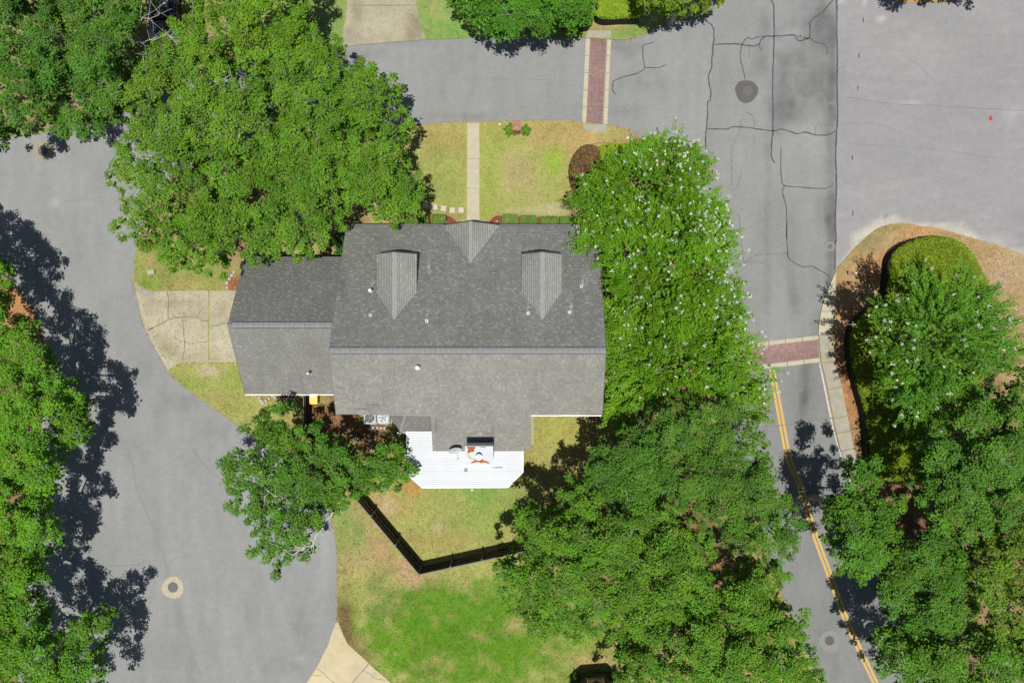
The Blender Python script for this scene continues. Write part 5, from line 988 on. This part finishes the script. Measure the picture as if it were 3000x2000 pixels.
# air conditioners
def ac(px, py, label, dark):
    x, y, _ = P(px, py, .8); t = thing('air_conditioner', label, 'air conditioner', (x, y, 0), 0, 'air conditioners behind the house'); s = .41
    b = MB(); b.box((0, 0, .05), (1.0, 1.0, .10)); b.build('pad', M['concg'], t)
    b = MB(); b.box((0, 0, .43), (s * 2, s * 2, .66), bev=.09); b.build('cabinet', M['acwhite'], t)
    b = MB(); b.lathe([(s * .86, .755), (s * .86, .80), (s * .78, .80), (s * .78, .765)], n=28); b.build('fan_ring', M['acwhite'], t)
    b = MB(); b.lathe([(s * .80, .768), (s * .5, .769), (.001, .770)], n=28); b.build('fan_well', M['black'] if dark else M['dish'], t)
    b = MB()
    for k in range(5):
        a0 = k * 2 * math.pi / 5; b.add([(math.cos(a0 + d_) * r_, math.sin(a0 + d_) * r_, z_) for d_, r_, z_ in ((-.1, .05, .786), (.35, .27, .780), (.75, .26, .794), (.5, .05, .790))], [(0, 1, 2, 3)])
    b.lathe([(.06, .76), (.06, .785), (.001, .786)], n=10); b.build('fan', M['fan'], t)
    b = MB()
    for rr in (.10, .16, .22, .28):
        n = 24; V = [(math.cos(6.2832 * k / n) * rr, math.sin(6.2832 * k / n) * rr, .795) for k in range(n + 1)]; b.tube(V, .004, 3, False)
    for k in range(8): b.tube([(0, 0, .797), (math.cos(k * .785) * .32, math.sin(k * .785) * .32, .795)], .004, 3, False)
    b.build('grille', M['galv'], t)
ac(1083, 1224, 'left air conditioner with a dark fan opening behind the house', True); ac(1122, 1224, 'right air conditioner half under the small bay roof', False)
# yellow bin
yb = thing('yellow_bin', 'bright yellow plastic bin beside the rear garage eave', 'bin', P(917, 1163, .5))
yb.location.z = 0; a = MB(); a.prism([(-.28, -.34, .02), (.28, -.34, .02), (.28, .40, .02), (-.28, .40, .02)], (0, 0, .04))
V = [(-.26, -.40, .05), (.26, -.40, .05), (.26, .36, .05), (-.26, .36, .05), (-.32, -.45, .62), (.32, -.45, .62), (.32, .42, .62), (-.32, .42, .62)]; a = MB(); a.add(V, [(3, 2, 1, 0), (0, 1, 5, 4), (1, 2, 6, 5), (2, 3, 7, 6), (3, 0, 4, 7)]); a.build('tub', M['yellow'], yb)
a = MB(); a.box((0, -.015, .645), (.66, .89, .05), bev=.02); a.build('lid', M['yellow'], yb)
for k in range(4):
    a = MB(); a.box((-.2 + k * .133, -.05, .677), (.03, .7, .014)); a.build('lid_rib', M['yellow'], yb)
a = MB(); a.box((.02, .16, .69), (.34, .24, .02), bev=.004); a.build('lid_panel', M['white'], yb); a = MB(); a.tube([(-.3, .47, .55), (-.3, .53, .6), (.3, .53, .6), (.3, .47, .55)], .018, 8); a.build('handle', M['yellow'], yb)
for s in (-1, 1):
    a = MB(); a.tube([(s * .25, .30, .1), (s * .32, .30, .1)], .1, 14); a.build('wheel', M['black'], yb)
pt = thing('flower_pot', 'dark green pot in the shaded leaf litter under the small oak', 'pot', P(1048, 1283, .2)); pt.location.z = 0; a = MB(); a.lathe([(.14, 0), (.2, .34), (.22, .34), (.22, .38), (.185, .38), (.17, .3), (.001, .3)], n=20); a.build('pot', M['pot'], pt)
# street signs
def sign(px, py, h_, label, cross):
    t = thing('street_sign', label, 'sign', P(px, py, 0)); b = MB(); b.tube([(0, 0, 0), (0, 0, h_)], .035, 10); b.build('post', M['signm'], t); b = MB(); b.lathe([(.05, h_), (.05, h_ + .03), (.001, h_ + .05)], n=10); b.build('cap', M['white'], t)
    b = MB(); b.box((0, .0, h_ - .12), (.34, .012, .15) if cross else (.16, .05, .2)); b.build('name_plate', M['signm'], t)
    if cross: b = MB(); b.box((0, 0, h_ - .30), (.012, .34, .15)); b.build('name_plate', M['signm'], t)
sign(2466, 951, 1.9, 'street sign post with crossed plates beside the hedge shadow', True); sign(2482, 805, 1.3, 'shorter sign post near the tip of the dry grass island', False)
b = MB(); b.tube([P(2504, 756, .04), P(2512, 758, .06), P(2519, 757, .05)], [.015, .03, .02], 6); tag(b.build('stick', M['bark']), 'short stick on the dry grass island', 'stick')
# landscape edging hose
b = MB(); b.tube([P(x, y, .07) for x, y in smooth([(1729, 427), (1740, 421), (1760, 419), (1785, 420), (1830, 421), (1870, 415)], False, 4)], .02, 6); tag(b.build('lawn_edging', M['edging']), 'thin burgundy edging strip curving above the burgundy shrub', 'edging')
# small downspout end below the patio roof
b = MB(); b.box((0, 0, .06), (.14, .1, .1), bev=.02); o = b.build('downspout_end', M['white']); o.location = P(1383, 1434, 0); tag(o, 'white downspout end in the grass below the patio roof', 'downspout')

# dark car by the short fence
car = thing('parked_car', 'dark parked car under the trees at the top left', 'car', P(494, 30, 0)); car.location.z = .0
def loft(secs, name, m, parent):
    V = []; n = len(secs[0][1])
    for y_, ring in secs: V += [(x_, y_, z_) for x_, z_ in ring]
    Fc = [(i * n + k, i * n + (k + 1) % n, (i + 1) * n + (k + 1) % n, (i + 1) * n + k) for i in range(len(secs) - 1) for k in range(n)] + [tuple(range(n))[::-1], tuple((len(secs) - 1) * n + k for k in range(n))]
    b = MB(); b.add(V, Fc); return b.build(name, m, parent, True)
def ring(w_, zl, zh, k=.12): return [(-w_ + .06, zl), (w_ - .06, zl), (w_, zl + .15), (w_, zh - k), (w_ - k, zh), (-w_ + k, zh), (-w_, zh - k), (-w_, zl + .15)]
loft([(-2.35, ring(.72, .35, .75)), (-2.2, ring(.86, .28, .92)), (-1.2, ring(.9, .25, 1.0)), (0, ring(.9, .25, 1.02)), (1.3, ring(.9, .25, 1.02)), (2.15, ring(.86, .28, .98)), (2.32, ring(.76, .35, .8))], 'body', M['carpaint'], car)
loft([(-1.1, ring(.80, .95, 1.02, .04)), (-.35, ring(.66, .95, 1.5)), (.4, ring(.66, .95, 1.55)), (1.3, ring(.64, .95, 1.52)), (2.0, ring(.76, .95, 1.02, .04))], 'cabin', M['carpaint'], car)
for nm_, q in (('windshield', [(-.60, -.98, 1.10), (.60, -.98, 1.10), (.52, -.42, 1.49), (-.52, -.42, 1.49)]), ('rear_window', [(-.56, 1.86, 1.16), (.56, 1.86, 1.16), (.50, 1.40, 1.49), (-.50, 1.40, 1.49)])):
    q = [(x_, y_ + (.03 if y_ > 0 else -.03), z_ + .03) for x_, y_, z_ in q]; mk(nm_, q, [(0, 1, 2, 3)], M['glass'], car)
for s in (-1, 1):
    mk('side_window', [(s * .80, -.7, 1.12), (s * .80, 1.5, 1.12), (s * .70, 1.2, 1.44), (s * .70, -.3, 1.44)], [(0, 1, 2, 3)], M['glass'], car)
    b = MB(); b.tube([(s * .62, -.3, 1.56), (s * .62, .4, 1.60), (s * .60, 1.25, 1.57)], .025, 6); b.build('roof_rail', M['galv'], car)
    b = MB(); b.box((s * .97, -.75, 1.05), (.16, .1, .12), bev=.02); b.build('mirror', M['carpaint'], car); b = MB(); b.box((s * .6, -2.3, .68), (.3, .08, .12), bev=.02); b.build('headlight', M['galv'], car)
    for y_ in (-1.45, 1.4):
        b = MB(); b.tube([(s * .72, y_, .34), (s * .92, y_, .34)], .34, 18); w_ = b.build('wheel', M['black'], car); b = MB(); b.tube([(s * .90, y_, .34), (s * .935, y_, .34)], .2, 12); b.build('rim', M['galv'], w_)
# neighbouring house at the bottom edge: only its shaded north wall reaches into view
nb = thing('neighbour_house', 'dark brick house wall with a bay at the bottom edge', 'house', P(1740, 1990, 0)); ox, oy, _ = P(1740, 1990, 0)
b = MB(); b.prism([(P(x, y)[0] - ox, P(x, y)[1] - oy, 0) for x, y in ((1704, 1972), (1772, 1966), (1784, 1976), (1790, 2200), (1600, 2200), (1600, 2060), (1672, 2054), (1676, 2000))], (0, 0, 2.9)); b.build('wall', M['brickwall'], nb)
b = MB(); b.prism([(P(x, y)[0] - ox, P(x, y)[1] - oy, 2.9) for x, y in ((1700, 1968), (1776, 1962), (1790, 1974), (1796, 2230), (1590, 2230), (1590, 2052), (1666, 2048), (1670, 1996))], (0, 0, .14)); b.build('eave', M['deck'], nb)
b = MB(); ctr = P(1690, 2130); b.add([(P(x, y)[0] - ox, P(x, y)[1] - oy, 3.04) for x, y in ((1700, 1968), (1776, 1962), (1790, 1974), (1796, 2230), (1590, 2230), (1590, 2052), (1666, 2048), (1670, 1996))] + [(ctr[0] - ox, ctr[1] - oy, 5.0)], [(i, (i + 1) % 8, 8) for i in range(8)]); b.build('roof', M['deck'], nb)
b = MB(); q = P(1738, 1968); b.box((q[0] - ox, q[1] - oy + .02, 1.6), (1.1, .08, 1.2), .06); wq = b.build('window', M['white'], nb); b = MB(); b.box((q[0] - ox, q[1] - oy + .06, 1.6), (.96, .03, 1.05), .06); b.build('pane', M['glass'], wq)

# leaf litter: scattered dry leaves, uncountable
def litter(n_list, seed):
    r = np.random.default_rng(seed); Pp = []; Cc = []
    for kind, args, n, cols, zz_ in n_list:
        if kind == 'poly': 
            a_ = np.array(args); x = r.uniform(a_[:, 0].min(), a_[:, 0].max(), n * 3); y = r.uniform(a_[:, 1].min(), a_[:, 1].max(), n * 3); ok = inpoly(x, y, args); x, y = x[ok][:n], y[ok][:n]
        else:
            line = np.array(smooth(args, False, 6)); i = r.integers(0, len(line) - 1, n); t_ = r.random(n)[:, None]; q = line[i] * (1 - t_) + line[i + 1] * t_; x = q[:, 0] + r.normal(0, 3.0, n); y = q[:, 1] + r.normal(0, 3.0, n)
        Pp.append(px2w(x, y, np.full(len(x), zz_) + r.uniform(0, .012, len(x)))); Cc.append(alb(np.array(cols)[r.integers(0, len(cols), len(x))]) * r.uniform(.7, 1.3, (len(x), 1)))
    p = np.concatenate(Pp); n_ = r.normal(0, .35, p.shape) + np.array([0, 0, 1]); n_ /= np.linalg.norm(n_, axis=1, keepdims=True)
    V = rhombi(p, n_, r.uniform(.05, .11, len(p)), r.uniform(.018, .04, len(p)), r); V[:, 2] = np.maximum(V[:, 2], .012)
    return V, np.concatenate(Cc)
OR = [(214, 150, 92), (198, 128, 72), (226, 176, 118), (180, 110, 66)]; BR = [(170, 120, 80), (140, 92, 60), (205, 160, 115), (110, 72, 48)]; TAN = [(214, 190, 130), (196, 168, 104), (222, 205, 160)]
LIT = [('line', [(391, 822), (413, 918), (429, 971), (493, 1083)], 320, OR, .02), ('line', [(504, 1101), (562, 1148), (634, 1201), (710, 1253)], 260, OR + TAN, .05), ('line', [(1210, 371), (1312, 360), (1368, 360)], 220, OR + TAN, .05), ('line', [(1404, 359), (1482, 355), (1603, 353), (1705, 359)], 200, TAN + OR, .05), ('line', [(1779, 368), (1844, 379), (1900, 410)], 160, OR + TAN, .05),
       ('line', [(973, 1523), (984, 1568), (990, 1640), (989, 1702), (987, 1818)], 420, OR + TAN, .05), ('line', [(1795, 117), (1848, 114), (1893, 98), (1937, 74)], 200, TAN + OR, .05), ('line', [(460, 851), (690, 850)], 260, TAN + OR, .06), ('line', [(530, 1064), (690, 1062)], 160, TAN + OR, .06),
       ('poly', [(2447, 980), (2500, 880), (2570, 760), (2640, 680), (2700, 675), (2600, 760), (2520, 900), (2490, 1010), (2510, 1120), (2550, 1300), (2500, 1300), (2455, 1100)], 5200, OR + BR, .055), ('poly', [(2570, 680), (2680, 662), (2800, 688), (2900, 715), (2990, 760), (2990, 900), (2900, 820), (2830, 720), (2720, 690)], 2600, OR + BR + TAN, .055),
       ('poly', [(660, 800), (700, 790), (715, 848), (668, 848)], 420, OR + BR, .07), ('poly', [(900, 1160), (985, 1155), (1000, 1210), (1120, 1225), (1120, 1330), (1000, 1320), (900, 1260)], 2600, BR + OR, .06), ('poly', [(805, 1158), (885, 1158), (885, 1172), (805, 1170)], 160, BR, .06), ('poly', [(-20, 820), (110, 880), (120, 1000), (60, 1000), (-20, 960)], 900, OR, .06),
       ('poly', [(1305, 630), (1322, 636), (1340, 656), (1306, 664)], 130, [(150, 70, 52), (176, 96, 72), (120, 52, 42)], .08), ('poly', [(1471, 630), (1450, 634), (1430, 656), (1470, 662)], 130, [(150, 70, 52), (176, 96, 72), (120, 52, 42)], .08), ('poly', [(560, 440), (1000, 400), (1100, 640), (740, 760), (560, 700)], 2600, BR + OR, .055), ('poly', [(1600, 1350), (2200, 1350), (2300, 1800), (1800, 1800)], 1800, BR, .055), ('poly', [(2500, 1350), (2900, 1350), (2900, 1700), (2560, 1650)], 1800, BR, .055),
       ('poly', [(2560, 5), (2980, 5), (2980, 130), (2560, 130)], 14, [(230, 130, 60), (226, 160, 90)], .014), ('poly', [(1740, 80), (1900, 80), (1880, 105), (1740, 105)], 40, [(232, 200, 150), (220, 150, 90)], .06), ('poly', [(2590, -10), (2740, -10), (2740, 8), (2590, 4)], 240, OR + TAN, .055), ('poly', [(2100, 20), (2440, 20), (2440, 780), (2120, 780)], 24, [(225, 150, 90), (205, 205, 200)], .016), ('poly', [(1110, 1570), (1290, 1720), (1230, 1750), (1150, 1660)], 500, [(200, 160, 120), (170, 120, 88)], .055), ('poly', [(990, 1830), (1030, 1860), (1090, 1935), (1140, 1985), (1100, 1975), (1020, 1900)], 500, [(120, 96, 66), (160, 130, 90)], .055)]
V, cc = litter(LIT, 77); tag(mk('leaf_litter', V, np.arange(len(V)).reshape(-1, 4), M['litter'], None, cc, 'FACE'), 'dry orange and brown leaves scattered along road edges and beds', 'leaf litter', kind='stuff')
